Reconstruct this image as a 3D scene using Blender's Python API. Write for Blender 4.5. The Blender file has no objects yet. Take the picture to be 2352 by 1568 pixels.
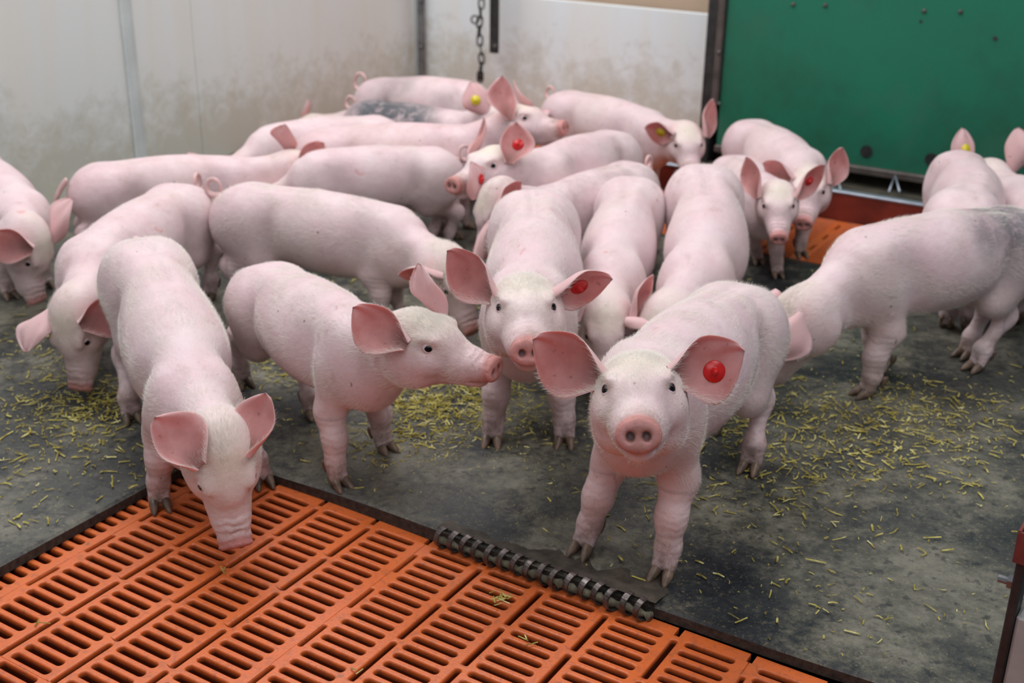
import bpy, bmesh, random
import numpy as np
from math import *
from mathutils import Vector, Matrix
SC = bpy.context.scene
COL = SC.collection
rng = np.random.default_rng(7)
random.seed(7)

# ---------------------------------------------------------------- camera
FPX, CXP, CYP = 2800., 1176., 784.
PITCH, ROLL, HC = radians(22.8), radians(0.87), 0.965
_f = np.array([0, cos(PITCH), -sin(PITCH)]); _u0 = np.array([0, sin(PITCH), cos(PITCH)]); _r0 = np.array([1., 0, 0])
_r = cos(ROLL)*_r0+sin(ROLL)*_u0; _u = -sin(ROLL)*_r0+cos(ROLL)*_u0
C0 = np.array([0, 0, HC])
cam = bpy.data.cameras.new('camera'); co = bpy.data.objects.new('camera', cam); COL.objects.link(co)
cam.sensor_width = 36; cam.lens = FPX/2352*36
co.matrix_world = Matrix(((_r[0], _u[0], -_f[0], 0), (_r[1], _u[1], -_f[1], 0), (_r[2], _u[2], -_f[2], HC), (0, 0, 0, 1)))
cam.dof.use_dof = True; cam.dof.focus_distance = 1.50; cam.dof.aperture_fstop = 5.6
cam.clip_start = .05
SC.camera = co
# ---------------------------------------------------------------- world, lamps, exposure
w = bpy.data.worlds.new('world'); SC.world = w; w.use_nodes = True
bg = w.node_tree.nodes['Background']; bg.inputs[0].default_value = (.80, .86, 1.0, 1); bg.inputs[1].default_value = .19
def area(name, loc, sx, sy, power, col, rot=(0, 0, 0)):
    l = bpy.data.lights.new(name, 'AREA'); l.shape = 'RECTANGLE'; l.size = sx; l.size_y = sy; l.energy = power; l.color = col
    o = bpy.data.objects.new(name, l); o.location = loc; o.rotation_euler = rot; COL.objects.link(o); return o
area('ceiling_lamp', (-.8, 2.9, 2.9), 1.4, 3.0, 86, (.985, .97, 1), (0, 0, radians(-31)))
area('ceiling_lamp', (1.5, 1.2, 2.9), 1.4, 3.0, 50, (.985, .97, 1), (0, 0, radians(-31)))
area('ceiling_lamp', (-.4, -1.2, 2.6), 2.4, 1.5, 30, (.985, .97, 1), (radians(38), 0, 0))
SC.view_settings.view_transform = 'Standard'; SC.view_settings.look = 'None'
SC.view_settings.exposure = -0.10; SC.cycles.max_bounces = 6; SC.cycles.diffuse_bounces = 3; SC.cycles.glossy_bounces = 2; SC.cycles.adaptive_threshold = .02
SC.view_settings.gamma = 1.0; SC.view_settings.use_curve_mapping = False

# ---------------------------------------------------------------- pen floor grid (u, v directions), 0.1003 m cells
CELL = .1003; O0 = np.array([-.6417, 1.2560]); AU = radians(58.35)
UD = np.array([cos(AU), sin(AU)]); VD = np.array([sin(AU), -cos(AU)])
def W(i, j, z=0.): p = O0+UD*i*CELL+VD*j*CELL; return np.array([p[0], p[1], z])
FRAME = Matrix(((UD[0], VD[0], 0, O0[0]), (UD[1], VD[1], 0, O0[1]), (0, 0, 1, 0), (0, 0, 0, 1)))   # note: u x v points down
def ray(x, y): return _f+_r*(x-CXP)/FPX-_u*(y-CYP)/FPX
def G(x, y, z=0.): d = ray(x, y); return C0+(z-HC)/d[2]*d
def onplane(x, y, i=None, j=None):      # hit of a sight line with the vertical plane u=i or v=j
    d = ray(x, y); n = UD if i is not None else VD; k = (i if i is not None else j)*CELL+O0@n
    t = (k-C0[:2]@n)/(d[:2]@n); return C0+t*d
def ijof(p): d = np.asarray(p)[:2]-O0; return d@UD/CELL, d@VD/CELL

# ---------------------------------------------------------------- materials
def mat(name, rough=.6, metal=0., spec=.5):
    m = bpy.data.materials.new(name); m.use_nodes = True; nt = m.node_tree; b = nt.nodes['Principled BSDF']
    b.inputs['Roughness'].default_value = rough; b.inputs['Metallic'].default_value = metal
    b.inputs['Specular IOR Level'].default_value = spec
    return m, nt, b
def N(nt, t, **kw):
    n = nt.nodes.new(t)
    for k, v in kw.items():
        if k.startswith('i_'): n.inputs[k[2:].replace('_', ' ')].default_value = v
        else: setattr(n, k, v)
    return n
def noise(nt, vec, scale, detail=4, rough=.55, dist=0.):
    n = N(nt, 'ShaderNodeTexNoise'); n.inputs['Scale'].default_value = scale; n.inputs['Detail'].default_value = detail
    n.inputs['Roughness'].default_value = rough; n.inputs['Distortion'].default_value = dist
    if vec is not None: nt.links.new(vec, n.inputs['Vector'])
    return n.outputs['Fac']
def ramp(nt, fac, stops):
    r = N(nt, 'ShaderNodeValToRGB'); e = r.color_ramp.elements
    while len(e) < len(stops): e.new(.5)
    for k, (p, c) in enumerate(stops): e[k].position = p; e[k].color = (*c, 1) if len(c) == 3 else c
    nt.links.new(fac, r.inputs[0]); return r.outputs[0]
def mixc(nt, fac, a, b, mode='MIX'):
    m = N(nt, 'ShaderNodeMix', data_type='RGBA', blend_type=mode)
    for s, v in ((0, fac), (6, a), (7, b)):
        if hasattr(v, 'is_linked') or isinstance(v, bpy.types.NodeSocket): nt.links.new(v, m.inputs[s])
        else: m.inputs[s].default_value = v if s == 0 else (*v, 1)
    return m.outputs[2]
def math2(nt, op, a, b=0., clamp=False):
    m = N(nt, 'ShaderNodeMath', operation=op, use_clamp=clamp)
    for s, v in ((0, a), (1, b)):
        if isinstance(v, bpy.types.NodeSocket): nt.links.new(v, m.inputs[s])
        else: m.inputs[s].default_value = v
    return m.outputs[0]
def bump(nt, b, h, strength=.3, dist=.002):
    n = N(nt, 'ShaderNodeBump'); n.inputs['Strength'].default_value = strength; n.inputs['Distance'].default_value = dist
    nt.links.new(h, n.inputs['Height']); nt.links.new(n.outputs[0], b.inputs['Normal'])
def geo(nt): return N(nt, 'ShaderNodeNewGeometry').outputs['Position']
def objc(nt): return N(nt, 'ShaderNodeTexCoord').outputs['Object']
def sepz(nt, v):
    s = N(nt, 'ShaderNodeSeparateXYZ'); nt.links.new(v, s.inputs[0]); return s.outputs
BASE = 'Base Color'

# pig skin: vertex attribute 'tint' = (pinkness, dirt, dark spots), nostril shade painted into the last two
def skin_material():
    m, nt, b = mat('pig_skin', .52, 0, .35)
    at = N(nt, 'ShaderNodeAttribute', attribute_name='tint'); sp = N(nt, 'ShaderNodeSeparateColor'); nt.links.new(at.outputs['Color'], sp.inputs[0])
    oc = objc(nt)
    n1 = noise(nt, oc, 9, 4); n2 = noise(nt, oc, 60, 3); n3 = noise(nt, oc, 26, 6, .7); n4 = noise(nt, oc, 150, 2)
    base = mixc(nt, ramp(nt, n1, [(.35, (0, 0, 0)), (.65, (1, 1, 1))]), (.77, .625, .635), (.74, .55, .57))
    base = mixc(nt, math2(nt, 'MULTIPLY', ramp(nt, noise(nt, oc, 5.5, 3, .5, .5), [(.42, (0, 0, 0)), (.62, (1, 1, 1))]), .35), base, (.74, .63, .57))
    wa = N(nt, 'ShaderNodeAttribute', attribute_name='wrinkle'); ws = N(nt, 'ShaderNodeSeparateColor'); nt.links.new(wa.outputs['Color'], ws.inputs[0])
    base = mixc(nt, math2(nt, 'MULTIPLY', ws.outputs[2], .8), base, (.80, .745, .60))
    pk = math2(nt, 'ADD', sp.outputs[0], math2(nt, 'MULTIPLY', math2(nt, 'SUBTRACT', n3, .5), .35), True)
    c = mixc(nt, pk, base, (.60, .255, .235))
    # small brown scuffs and specks all over
    sp1 = ramp(nt, n3, [(.60, (0, 0, 0)), (.76, (1, 1, 1))]); c = mixc(nt, math2(nt, 'MULTIPLY', sp1, .45), c, (.42, .28, .20))
    sp2 = ramp(nt, noise(nt, oc, 75, 1), [(.77, (0, 0, 0)), (.80, (1, 1, 1))]); c = mixc(nt, math2(nt, 'MULTIPLY', sp2, .7), c, (.22, .12, .07))
    rd = ramp(nt, noise(nt, oc, 18, 2, .5, 1.5), [(.73, (0, 0, 0)), (.76, (1, 1, 1))]); c = mixc(nt, math2(nt, 'MULTIPLY', rd, .35), c, (.62, .12, .10))
    d = math2(nt, 'MULTIPLY', sp.outputs[1], ramp(nt, n3, [(.36, (0, 0, 0)), (.6, (1, 1, 1))]), True)
    c = mixc(nt, d, c, (.17, .115, .075))
    dk = math2(nt, 'MULTIPLY', sp.outputs[2], ramp(nt, noise(nt, oc, 32, 5, .7), [(.34, (.45, .45, .45)), (.52, (1, 1, 1))]), True)
    c = mixc(nt, dk, c, (.10, .105, .115))
    nt.links.new(c, b.inputs[BASE])
    b.inputs['Subsurface Weight'].default_value = .16; b.inputs['Subsurface Radius'].default_value = (1, .35, .25); b.inputs['Subsurface Scale'].default_value = .008
    hb = math2(nt, 'ADD', math2(nt, 'MULTIPLY', n4, .35), math2(nt, 'ADD', math2(nt, 'MULTIPLY', n2, .8), math2(nt, 'MULTIPLY', noise(nt, oc, 22, 3), 1.1)))
    ph = math2(nt, 'ADD', math2(nt, 'MULTIPLY', ws.outputs[0], 62), math2(nt, 'MULTIPLY', n2, 9)); wv = math2(nt, 'MULTIPLY', math2(nt, 'SINE', ph), ws.outputs[1])
    hb = math2(nt, 'ADD', hb, math2(nt, 'MULTIPLY', wv, .9)); bump(nt, b, hb, .55, .0022)
    return m
M_SKIN = skin_material()
def ear_material():
    m, nt, b = mat('pig_ear', .5, 0, .3)
    at = N(nt, 'ShaderNodeAttribute', attribute_name='tint'); sp = N(nt, 'ShaderNodeSeparateColor'); nt.links.new(at.outputs['Color'], sp.inputs[0])
    oc = objc(nt); n3 = noise(nt, oc, 30, 5, .6)
    inner = mixc(nt, ramp(nt, n3, [(.35, (0, 0, 0)), (.65, (1, 1, 1))]), (.61, .315, .30), (.50, .225, .21))
    outer = (.74, .50, .50)
    c = mixc(nt, sp.outputs[0], outer, inner)
    c = mixc(nt, math2(nt, 'MULTIPLY', sp.outputs[1], 1), c, (.20, .085, .07))
    s = ramp(nt, noise(nt, oc, 90, 1), [(.70, (0, 0, 0)), (.75, (1, 1, 1))]); c = mixc(nt, math2(nt, 'MULTIPLY', s, .5), c, (.25, .10, .07))
    nt.links.new(c, b.inputs[BASE])
    b.inputs['Subsurface Weight'].default_value = .4; b.inputs['Subsurface Radius'].default_value = (1, .3, .2); b.inputs['Subsurface Scale'].default_value = .006
    bump(nt, b, noise(nt, oc, 120, 3), .25, .001)
    return m
M_EAR = ear_material()
def simple(name, col, rough=.6, metal=0., var=.0, scale=30, spec=.5, bmp=0., world=False):
    m, nt, b = mat(name, rough, metal, spec); v = geo(nt) if world else objc(nt)
    n = noise(nt, v, scale, 5, .6)
    c2 = tuple(max(0, x*(1-var)) for x in col); c1 = tuple(min(1, x*(1+var)) for x in col)
    nt.links.new(mixc(nt, ramp(nt, n, [(.3, (0, 0, 0)), (.7, (1, 1, 1))]), c1, c2), b.inputs[BASE])
    if bmp: bump(nt, b, n, bmp, .002)
    return m
M_LID = simple('eyelid_skin', (.72, .555, .565), .5, var=.18, scale=90, bmp=.2)
M_HOOF = simple('hoof_horn', (.15, .10, .068), .42, var=.6, scale=60, bmp=.3)
M_TAIL = simple('tail_skin', (.68, .45, .43), .55, var=.2, scale=60, bmp=.3)
M_RED = simple('red_plastic', (.62, .012, .012), .3, var=.12, scale=80)
M_YEL = simple('yellow_plastic', (.70, .58, .03), .35, var=.1, scale=80)
def eye_material():
    m, nt, b = mat('eyeball', .16, 0, .22); s = sepz(nt, objc(nt))
    c = ramp(nt, s[0], [(0.0, (.10, .05, .045)), (.50, (.10, .06, .055)), (.60, (.010, .010, .011)), (.86, (.016, .018, .022)), (.92, (.002, .002, .003))])
    nt.links.new(c, b.inputs[BASE]); return m
M_EYE = eye_material()
def hair_material(name, col):
    m, nt, b = mat(name, .45, 0, .4); b.inputs[BASE].default_value = (*col, 1); return m
M_HAIR = hair_material('white_bristle', (.86, .82, .74)); M_HAIRD = hair_material('dark_bristle', (.09, .09, .10))

def mat_rubber():
    m, nt, b = mat('rubber_mat', .55, 0, .35); p = geo(nt)
    n1 = noise(nt, p, 5.5, 8, .62, .3); n2 = noise(nt, p, 23, 6, .7); n3 = noise(nt, p, 110, 4, .7); n4 = noise(nt, p, 2.3, 3, .5); n5 = noise(nt, p, 260, 2, .5)
    f = math2(nt, 'ADD', math2(nt, 'MULTIPLY', n1, .52), math2(nt, 'ADD', math2(nt, 'MULTIPLY', n2, .22), math2(nt, 'MULTIPLY', noise(nt, p, 75, 7, .8), .26)))
    c = ramp(nt, f, [(.41, (.007, .009, .014)), (.46, (.020, .024, .027)), (.50, (.075, .072, .055)), (.58, (.200, .190, .145))])
    c = mixc(nt, ramp(nt, n4, [(.42, (0, 0, 0)), (.62, (.45, .45, .45))]), c, (.13, .13, .108))
    c = mixc(nt, math2(nt, 'MULTIPLY', ramp(nt, noise(nt, p, 13, 8, .75, .6), [(.52, (0, 0, 0)), (.60, (1, 1, 1))]), .45), c, (.02, .024, .028))
    c = mixc(nt, math2(nt, 'MULTIPLY', ramp(nt, n3, [(.56, (0, 0, 0)), (.68, (1, 1, 1))]), .4), c, (.19, .165, .09))
    c = mixc(nt, math2(nt, 'MULTIPLY', ramp(nt, n5, [(.66, (0, 0, 0)), (.72, (1, 1, 1))]), .45), c, (.36, .31, .16))
    c = mixc(nt, math2(nt, 'MULTIPLY', ramp(nt, noise(nt, p, 48, 5, .7), [(.56, (0, 0, 0)), (.63, (1, 1, 1))]), .6), c, (.012, .014, .02))
    nt.links.new(c, b.inputs[BASE])
    r = ramp(nt, n2, [(.3, (.34, .34, .34)), (.7, (.7, .7, .7))]); nt.links.new(r, b.inputs['Roughness'])
    bump(nt, b, math2(nt, 'ADD', n2, math2(nt, 'MULTIPLY', n3, .5)), .5, .003); return m
M_MAT = mat_rubber()
M_MATEDGE = simple('mat_edge', (.045, .034, .026), .8, var=.6, scale=120, bmp=.7, world=True)
def mat_orange():
    m, nt, b = mat('orange_plastic', .36, 0, .5); p = geo(nt)
    n = noise(nt, p, 7, 4); n2 = noise(nt, p, 85, 5, .7, .6); n3 = noise(nt, p, 320, 2)
    c = mixc(nt, n, (.72, .165, .036), (.58, .115, .024))
    c = mixc(nt, math2(nt, 'MULTIPLY', ramp(nt, n2, [(.50, (0, 0, 0)), (.66, (1, 1, 1))]), .5), c, (.30, .085, .04))
    c = mixc(nt, math2(nt, 'MULTIPLY', ramp(nt, noise(nt, p, 55, 6, .75), [(.60, (0, 0, 0)), (.68, (1, 1, 1))]), .7), c, (.16, .085, .05))
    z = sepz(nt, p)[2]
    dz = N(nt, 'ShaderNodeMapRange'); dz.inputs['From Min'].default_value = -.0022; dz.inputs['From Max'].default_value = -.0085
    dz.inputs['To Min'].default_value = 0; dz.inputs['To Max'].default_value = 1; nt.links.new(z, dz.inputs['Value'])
    c = mixc(nt, math2(nt, 'MULTIPLY', dz.outputs[0], .93), c, (.045, .006, .004))      # muck plus painted depth shade, slot walls darken downwards
    nt.links.new(c, b.inputs[BASE])
    b.inputs['Subsurface Weight'].default_value = .08; b.inputs['Subsurface Radius'].default_value = (1, .25, .1); b.inputs['Subsurface Scale'].default_value = .004
    bump(nt, b, math2(nt, 'ADD', n2, n3), .25, .0012); return m
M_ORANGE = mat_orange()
def wall_mat(name, base, dirt=(.42, .38, .24), amount=1., top=.75, low=.12):
    m, nt, b = mat(name, .38, 0, .4); p = geo(nt); z = sepz(nt, p)[2]
    n1 = noise(nt, p, 1.2, 3); n2 = noise(nt, p, 20, 8, .75, .4); n3 = noise(nt, p, 6, 5, .6)
    c = mixc(nt, n1, tuple(x*1.05 for x in base), tuple(x*.92 for x in base))
    st = N(nt, 'ShaderNodeMapping'); st.inputs['Scale'].default_value = (9, 9, .8); nt.links.new(p, st.inputs[0])
    n4 = noise(nt, st.outputs[0], 1.5, 3)
    c = mixc(nt, math2(nt, 'MULTIPLY', ramp(nt, n4, [(.42, (0, 0, 0)), (.66, (1, 1, 1))]), .35), c, (base[0]*.99, base[1]*.90, base[2]*.78))
    h = N(nt, 'ShaderNodeMapRange'); h.inputs['From Min'].default_value = top; h.inputs['From Max'].default_value = low; h.inputs['To Min'].default_value = -.30; h.inputs['To Max'].default_value = .20
    nt.links.new(z, h.inputs['Value'])
    a = math2(nt, 'ADD', math2(nt, 'ADD', math2(nt, 'MULTIPLY', n2, .6), math2(nt, 'MULTIPLY', n3, .4)), h.outputs[0])
    d = ramp(nt, a, [(.47, (0, 0, 0)), (.66, (1, 1, 1))])
    c = mixc(nt, math2(nt, 'MULTIPLY', d, .62*amount), c, dirt)
    nt.links.new(c, b.inputs[BASE]); bump(nt, b, n2, .12, .003); return m
M_WALLL = wall_mat('white_plastic_wall', (.83, .87, .85), amount=.75, top=.55, low=.05); M_WALLB = wall_mat('white_plastic_board', (.86, .95, .97), top=.60, low=.05, amount=.8)
M_TAN = simple('tan_board', (.56, .42, .30), .7, var=.1, scale=5, world=True)
def green_mat():
    m, nt, b = mat('green_plastic_board', .42, 0, .4); p = geo(nt); z = sepz(nt, p)[2]
    n1 = noise(nt, p, 2.4, 5, .6); n2 = noise(nt, p, 12, 6, .7)
    c = mixc(nt, n1, (.012, .205, .115), (.018, .165, .10))
    h = N(nt, 'ShaderNodeMapRange'); h.inputs['From Min'].default_value = .62; h.inputs['From Max'].default_value = .10; h.inputs['To Min'].default_value = -.1; h.inputs['To Max'].default_value = .14; nt.links.new(z, h.inputs['Value'])
    a = math2(nt, 'ADD', math2(nt, 'ADD', math2(nt, 'MULTIPLY', n2, .5), math2(nt, 'MULTIPLY', n1, .5)), h.outputs[0])
    c = mixc(nt, math2(nt, 'MULTIPLY', ramp(nt, a, [(.46, (0, 0, 0)), (.68, (1, 1, 1))]), .5), c, (.022, .075, .045))
    c = mixc(nt, math2(nt, 'MULTIPLY', ramp(nt, noise(nt, p, 6, 3), [(.58, (0, 0, 0)), (.7, (1, 1, 1))]), .25), c, (.06, .22, .15))
    nt.links.new(c, b.inputs[BASE]); bump(nt, b, noise(nt, p, 240, 2), .15, .001); return m
M_GREEN = green_mat()
M_STEEL = simple('galvanised_steel', (.23, .235, .24), .42, .8, var=.35, scale=25, bmp=.2, world=True)
M_DSTEEL = simple('dark_steel', (.055, .055, .055), .5, .6, var=.4, scale=30, bmp=.2, world=True)
M_BROWN = simple('grimy_steel', (.12, .10, .09), .55, .4, var=.35, scale=18, bmp=.2, world=True)
M_RUST = simple('grimy_plate', (.060, .050, .038), .6, .25, var=.55, scale=45, bmp=.9, world=True)
M_COIL = simple('worn_steel', (.115, .10, .092), .36, .7, var=.6, scale=90, bmp=.5, world=True)
M_PACK = simple('packed_muck', (.15, .135, .09), .9, var=.45, scale=120, bmp=.9, world=True)
M_MAROON = simple('maroon_board', (.19, .030, .018), .5, var=.35, scale=12, bmp=.2, world=True)
M_MARMET = simple('maroon_painted_steel', (.20, .045, .04), .45, .2, var=.35, scale=30, bmp=.2, world=True)
M_BRIGHT = simple('bare_aluminium', (.34, .38, .44), .35, .5, var=.2, scale=20, world=True)
M_SLURRY = simple('slurry', (.018, .012, .008), .35, var=.4, scale=12, world=True)
M_DARKW = simple('dark_recess', (.05, .045, .03), .8, var=.6, scale=18, world=True)
def straw_mat():
    m, nt, b = mat('straw', .6, 0, .3); p = geo(nt); n = noise(nt, p, 55, 2)
    nt.links.new(ramp(nt, n, [(.3, (.20, .15, .03)), (.45, (.36, .30, .055)), (.58, (.55, .48, .12)), (.72, (.78, .73, .38))]), b.inputs[BASE]); return m
M_STRAW = straw_mat()
M_PVC = simple('white_pvc', (.66, .72, .71), .35, var=.1, scale=10, world=True)

# ---------------------------------------------------------------- mesh helpers
def obj(name, me, m, parent=None, smooth=False):
    if m is not None and not me.materials: me.materials.append(m)
    o = bpy.data.objects.new(name, me); COL.objects.link(o)
    if parent is not None: o.parent = parent
    if smooth: me.shade_smooth()
    return o
def mesh(name, v, f):
    me = bpy.data.meshes.new(name); me.from_pydata([tuple(map(float, p)) for p in v], [], [tuple(int(a) for a in q) for q in f]); me.update(); return me
def np_mesh(name, v, quads):
    me = bpy.data.meshes.new(name); me.vertices.add(len(v)); me.vertices.foreach_set('co', np.ascontiguousarray(v, np.float32).ravel())
    nq = len(quads); me.loops.add(nq*4); me.polygons.add(nq)
    me.loops.foreach_set('vertex_index', np.ascontiguousarray(quads, np.int32).ravel())
    me.polygons.foreach_set('loop_start', np.arange(0, nq*4, 4, dtype=np.int32)); me.update(calc_edges=True); me.validate(); return me
def empty(name, label, cat, loc=(0, 0, 0), rz=0., group=None, kind=None):
    o = bpy.data.objects.new(name, None); COL.objects.link(o); o.location = loc; o.rotation_euler = (0, 0, rz); o.empty_display_size = .1
    if label: o['label'] = label
    if cat: o['category'] = cat
    if group: o['group'] = group
    if kind: o['kind'] = kind
    return o
class MB:
    def __init__(s): s.v = []; s.f = []
    def add(s, v, f):
        n = len(s.v); s.v += [tuple(map(float, p)) for p in v]; s.f += [tuple(a+n for a in q) for q in f]; return s
    def box(s, c, sx, sy, sz, ax=None, bev=0.):
        c = np.array(c, float); A = np.array(ax, float) if ax is not None else np.eye(3)
        if bev:
            v = []
            b = bev
            for z, ins in ((-sz/2, b), (-sz/2+b, 0), (sz/2-b, 0), (sz/2, b)):
                X, Y = sx/2-ins, sy/2-ins
                for x, y in ((-X, -Y+b), (-X+b, -Y), (X-b, -Y), (X, -Y+b), (X, Y-b), (X-b, Y), (-X+b, Y), (-X, Y-b)): v.append(c+np.array([x, y, z])@A)
            f = [tuple(range(7, -1, -1)), tuple(range(24, 32))]
            for k in range(3):
                for i in range(8): f.append((k*8+i, k*8+(i+1) % 8, k*8+8+(i+1) % 8, k*8+8+i))
            return s.add(v, f)
        v = [c+np.array([x*sx/2, y*sy/2, z*sz/2])@A for z in (-1, 1) for y in (-1, 1) for x in (-1, 1)]
        return s.add(v, [(0, 2, 3, 1), (4, 5, 7, 6), (0, 1, 5, 4), (2, 6, 7, 3), (0, 4, 6, 2), (1, 3, 7, 5)])
    def tube(s, pts, rad, n=8, cap=True):
        P = [np.array(p, float) for p in pts]; R = rad if hasattr(rad, '__len__') else [rad]*len(P); v = []; f = []
        t0 = P[1]-P[0]; ref = np.array([0, 0, 1.]) if abs(t0[2]) < .9*np.linalg.norm(t0) else np.array([1., 0, 0])
        for i, p in enumerate(P):
            t = P[min(i+1, len(P)-1)]-P[max(i-1, 0)]; t = t/np.linalg.norm(t); a = ref-t*(ref@t); a /= np.linalg.norm(a); ref = a; b = np.cross(t, a)
            for k in range(n): an = 2*pi*k/n; v.append(p+R[i]*(cos(an)*a+sin(an)*b))
        for i in range(len(P)-1):
            for k in range(n): f.append((i*n+k, i*n+(k+1) % n, (i+1)*n+(k+1) % n, (i+1)*n+k))
        if cap: f.append(tuple(range(n-1, -1, -1))); f.append(tuple((len(P)-1)*n+k for k in range(n)))
        return s.add(v, f)
    def build(s, name, m, parent=None, smooth=False):
        me = mesh(name, s.v, s.f); o = obj(name, me, m, parent)
        if smooth: me.shade_smooth()
        return o
def AX(u=UD, v=VD): return np.array([[u[0], u[1], 0], [v[0], v[1], 0], [0, 0, 1.]])
AUV = AX()
def struct(o, label=None, cat=None):
    o['kind'] = 'structure'
    if label: o['label'] = label
    if cat: o['category'] = cat
    return o

# ================================================================ SETTING
# ---- slatted plastic floor ----
TH = .030
def slot_tile(mb, x0, x1, y0, y1, cx, cy, hx, hy, r, nseg=3):
    """rectangle [x0,x1]x[y0,y1] with a rounded slot (half sizes hx,hy) through it"""
    hole = []
    for qx, qy, a0 in ((1, 1, 0), (-1, 1, 90), (-1, -1, 180), (1, -1, 270)):
        for k in range(nseg+1):
            a = radians(a0+90*k/nseg); hole.append((cx+qx*(hx-r)+r*cos(a), cy+qy*(hy-r)+r*sin(a), cos(a), sin(a)))
    n = len(hole); out = []
    cor = [(x1, y1), (x0, y1), (x0, y0), (x1, y0)]
    for c in range(4):
        for k in range(nseg+1):
            h = hole[c*(nseg+1)+k]
            X, Y = cor[c]
            if c in (0, 2): p = (X, h[1]) if k < nseg/2 else (h[0], Y)
            else: p = (h[0], Y) if k < nseg/2 else (X, h[1])
            out.append(p)
    v = []; f = []
    e = .0022
    for p in out: v.append((p[0], p[1], 0))
    for h in hole: v.append((h[0]+h[2]*e, h[1]+h[3]*e, 0))
    for h in hole: v.append((h[0]+h[2]*e*.3, h[1]+h[3]*e*.3, -.0007))
    for h in hole: v.append((h[0], h[1], -.0026))
    for h in hole: v.append((h[0]+h[2]*.0006, h[1]+h[3]*.0006, -TH))
    for L in range(4):
        for k in range(n):
            f.append((L*n+k, (L+1)*n+k, (L+1)*n+(k+1) % n, L*n+(k+1) % n))
    m = len(v)
    for X, Y in cor: v.append((X, Y, 0))
    for c in range(4):      # corner triangles of the top face
        k = c*(nseg+1); kk = [q for q in range(nseg+1)]
        last = None
        for a in range(nseg):
            pa, pb = out[k+a], out[k+a+1]
            if pa[0] != pb[0] and pa[1] != pb[1]: f.append((k+a, k+a+1, m+c)[::1])
    mb.add(v, f)
def make_panel(nu, nv, name, seam_lo=False, seam_hi=False):
    """a slatted panel nu x nv cells; local x = u, y = v"""
    mb = MB(); C = CELL; g = .0006
    for j in range(nv):
        vlo, vhi = (j+.13)*C, (j+.89)*C
        for i in range(nu):
            for k in range(5):
                slot_tile(mb, (i+.2*k)*C, (i+.2*k+.2)*C, vlo, vhi, (i+.2*k+.115)*C, (j+.5)*C, .0054, .0338, .0044)
    for j in range(nv+1):       # strips between the slot rows: a long slot at every line, short pockets at the seams
        edge = j in (0, nv)
        a = (j-.11)*C if j > 0 else -.0*C; b = (j+.13)*C if j < nv else nv*C
        for i in range(nu):
            if not edge:
                slot_tile(mb, i*C, (i+1)*C, a, b, (i+.46)*C, (j+.02)*C, .0462, .0043, .0034)
            elif j == 0:
                slot_tile(mb, i*C, (i+1)*C, a+g, b, (i+.45)*C, .045*C, .026, .0032, .0022)
            else:
                slot_tile(mb, i*C, (i+1)*C, a, b-g, (i+.5)*C, (nv-.055)*C, .012, .0001, .0001) if False else mb.add([(i*C, a, 0), ((i+1)*C, a, 0), ((i+1)*C, b-g, 0), (i*C, b-g, 0)], [(0, 1, 2, 3)])
    # outer skirt
    x1, y1 = nu*C, nv*C
    for (ax, ay, bx, by) in ((0, g, x1, g), (x1, g, x1, y1-g), (x1, y1-g, 0, y1-g), (0, y1-g, 0, g)):
        mb.add([(ax, ay, 0), (bx, by, 0), (bx, by, -TH), (ax, ay, -TH)], [(0, 1, 2, 3)])
    me = mesh(name, mb.v, mb.f)
    bm = bmesh.new(); bm.from_mesh(me); bmesh.ops.remove_doubles(bm, verts=bm.verts, dist=.00005); bmesh.ops.recalc_face_normals(bm, faces=bm.faces)
    for f in bm.faces:
        f.smooth = abs(f.normal.z) < .999
        if f.normal.z < -.5: f.normal_flip()
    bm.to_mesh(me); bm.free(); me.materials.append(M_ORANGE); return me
floor = empty('floor', 'pen floor of orange slatted plastic panels in front of and behind a black rubber mat', 'floor', kind='structure')
PM = {}
def panel(i0, j0, nu, nv):
    key = (nu, nv)
    if key not in PM: PM[key] = make_panel(nu, nv, 'slat_panel')
    o = obj('slat_panel', PM[key], None, floor); o.matrix_world = FRAME @ Matrix.Translation((i0*CELL, j0*CELL, 0)); return o
for (i0, nu) in ((-5, 5), (0, 5.2)):
    pass
for j0, nv in ((-5, 4), (-1, 4), (3, 5), (8, 5)):
    panel(-5-.0, j0, 5, nv); panel(.01, j0, 5, nv)
# narrow edge row of each panel under the mat border (short ribs with notches)
def edge_row(j0, nv):
    mb = MB(); C = CELL
    for j in range(nv):
        mb.add([(5.01*C, (j+.04)*C, 0), (5.19*C, (j+.04)*C, 0), (5.19*C, (j+.96)*C, 0), (5.01*C, (j+.96)*C, 0), (5.01*C, (j+.04)*C, -TH), (5.19*C, (j+.04)*C, -TH), (5.19*C, (j+.96)*C, -TH), (5.01*C, (j+.96)*C, -TH)],
               [(0, 1, 2, 3), (0, 4, 5, 1), (1, 5, 6, 2), (2, 6, 7, 3)])
    me = mesh('panel_edge', mb.v, mb.f); bm = bmesh.new(); bm.from_mesh(me); bmesh.ops.recalc_face_normals(bm, faces=bm.faces); bm.to_mesh(me); bm.free(); me.materials.append(M_ORANGE)
    o = obj('panel_edge', me, None, floor); o.matrix_world = FRAME @ Matrix.Translation((0, j0*CELL, 0))
edge_row(-2, 5); edge_row(3, 10)
for j0, nv in ((-14, 5), (-9, 4), (-5, 4), (-1, 4), (3, 5)):
    panel(19.2, j0, 5, nv)
for j0, nv in ((-14, 5), (-9, 4), (-5, 4)):
    panel(24.21, j0, 5, nv)
def plane_uv(name, i0, i1, j0, j1, z, m, th=.02, parent=None):
    mb = MB(); mb.box(W((i0+i1)/2, (j0+j1)/2, z-th/2), (i1-i0)*CELL, (j1-j0)*CELL, th, AUV); return mb.build(name, m, parent)
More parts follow.
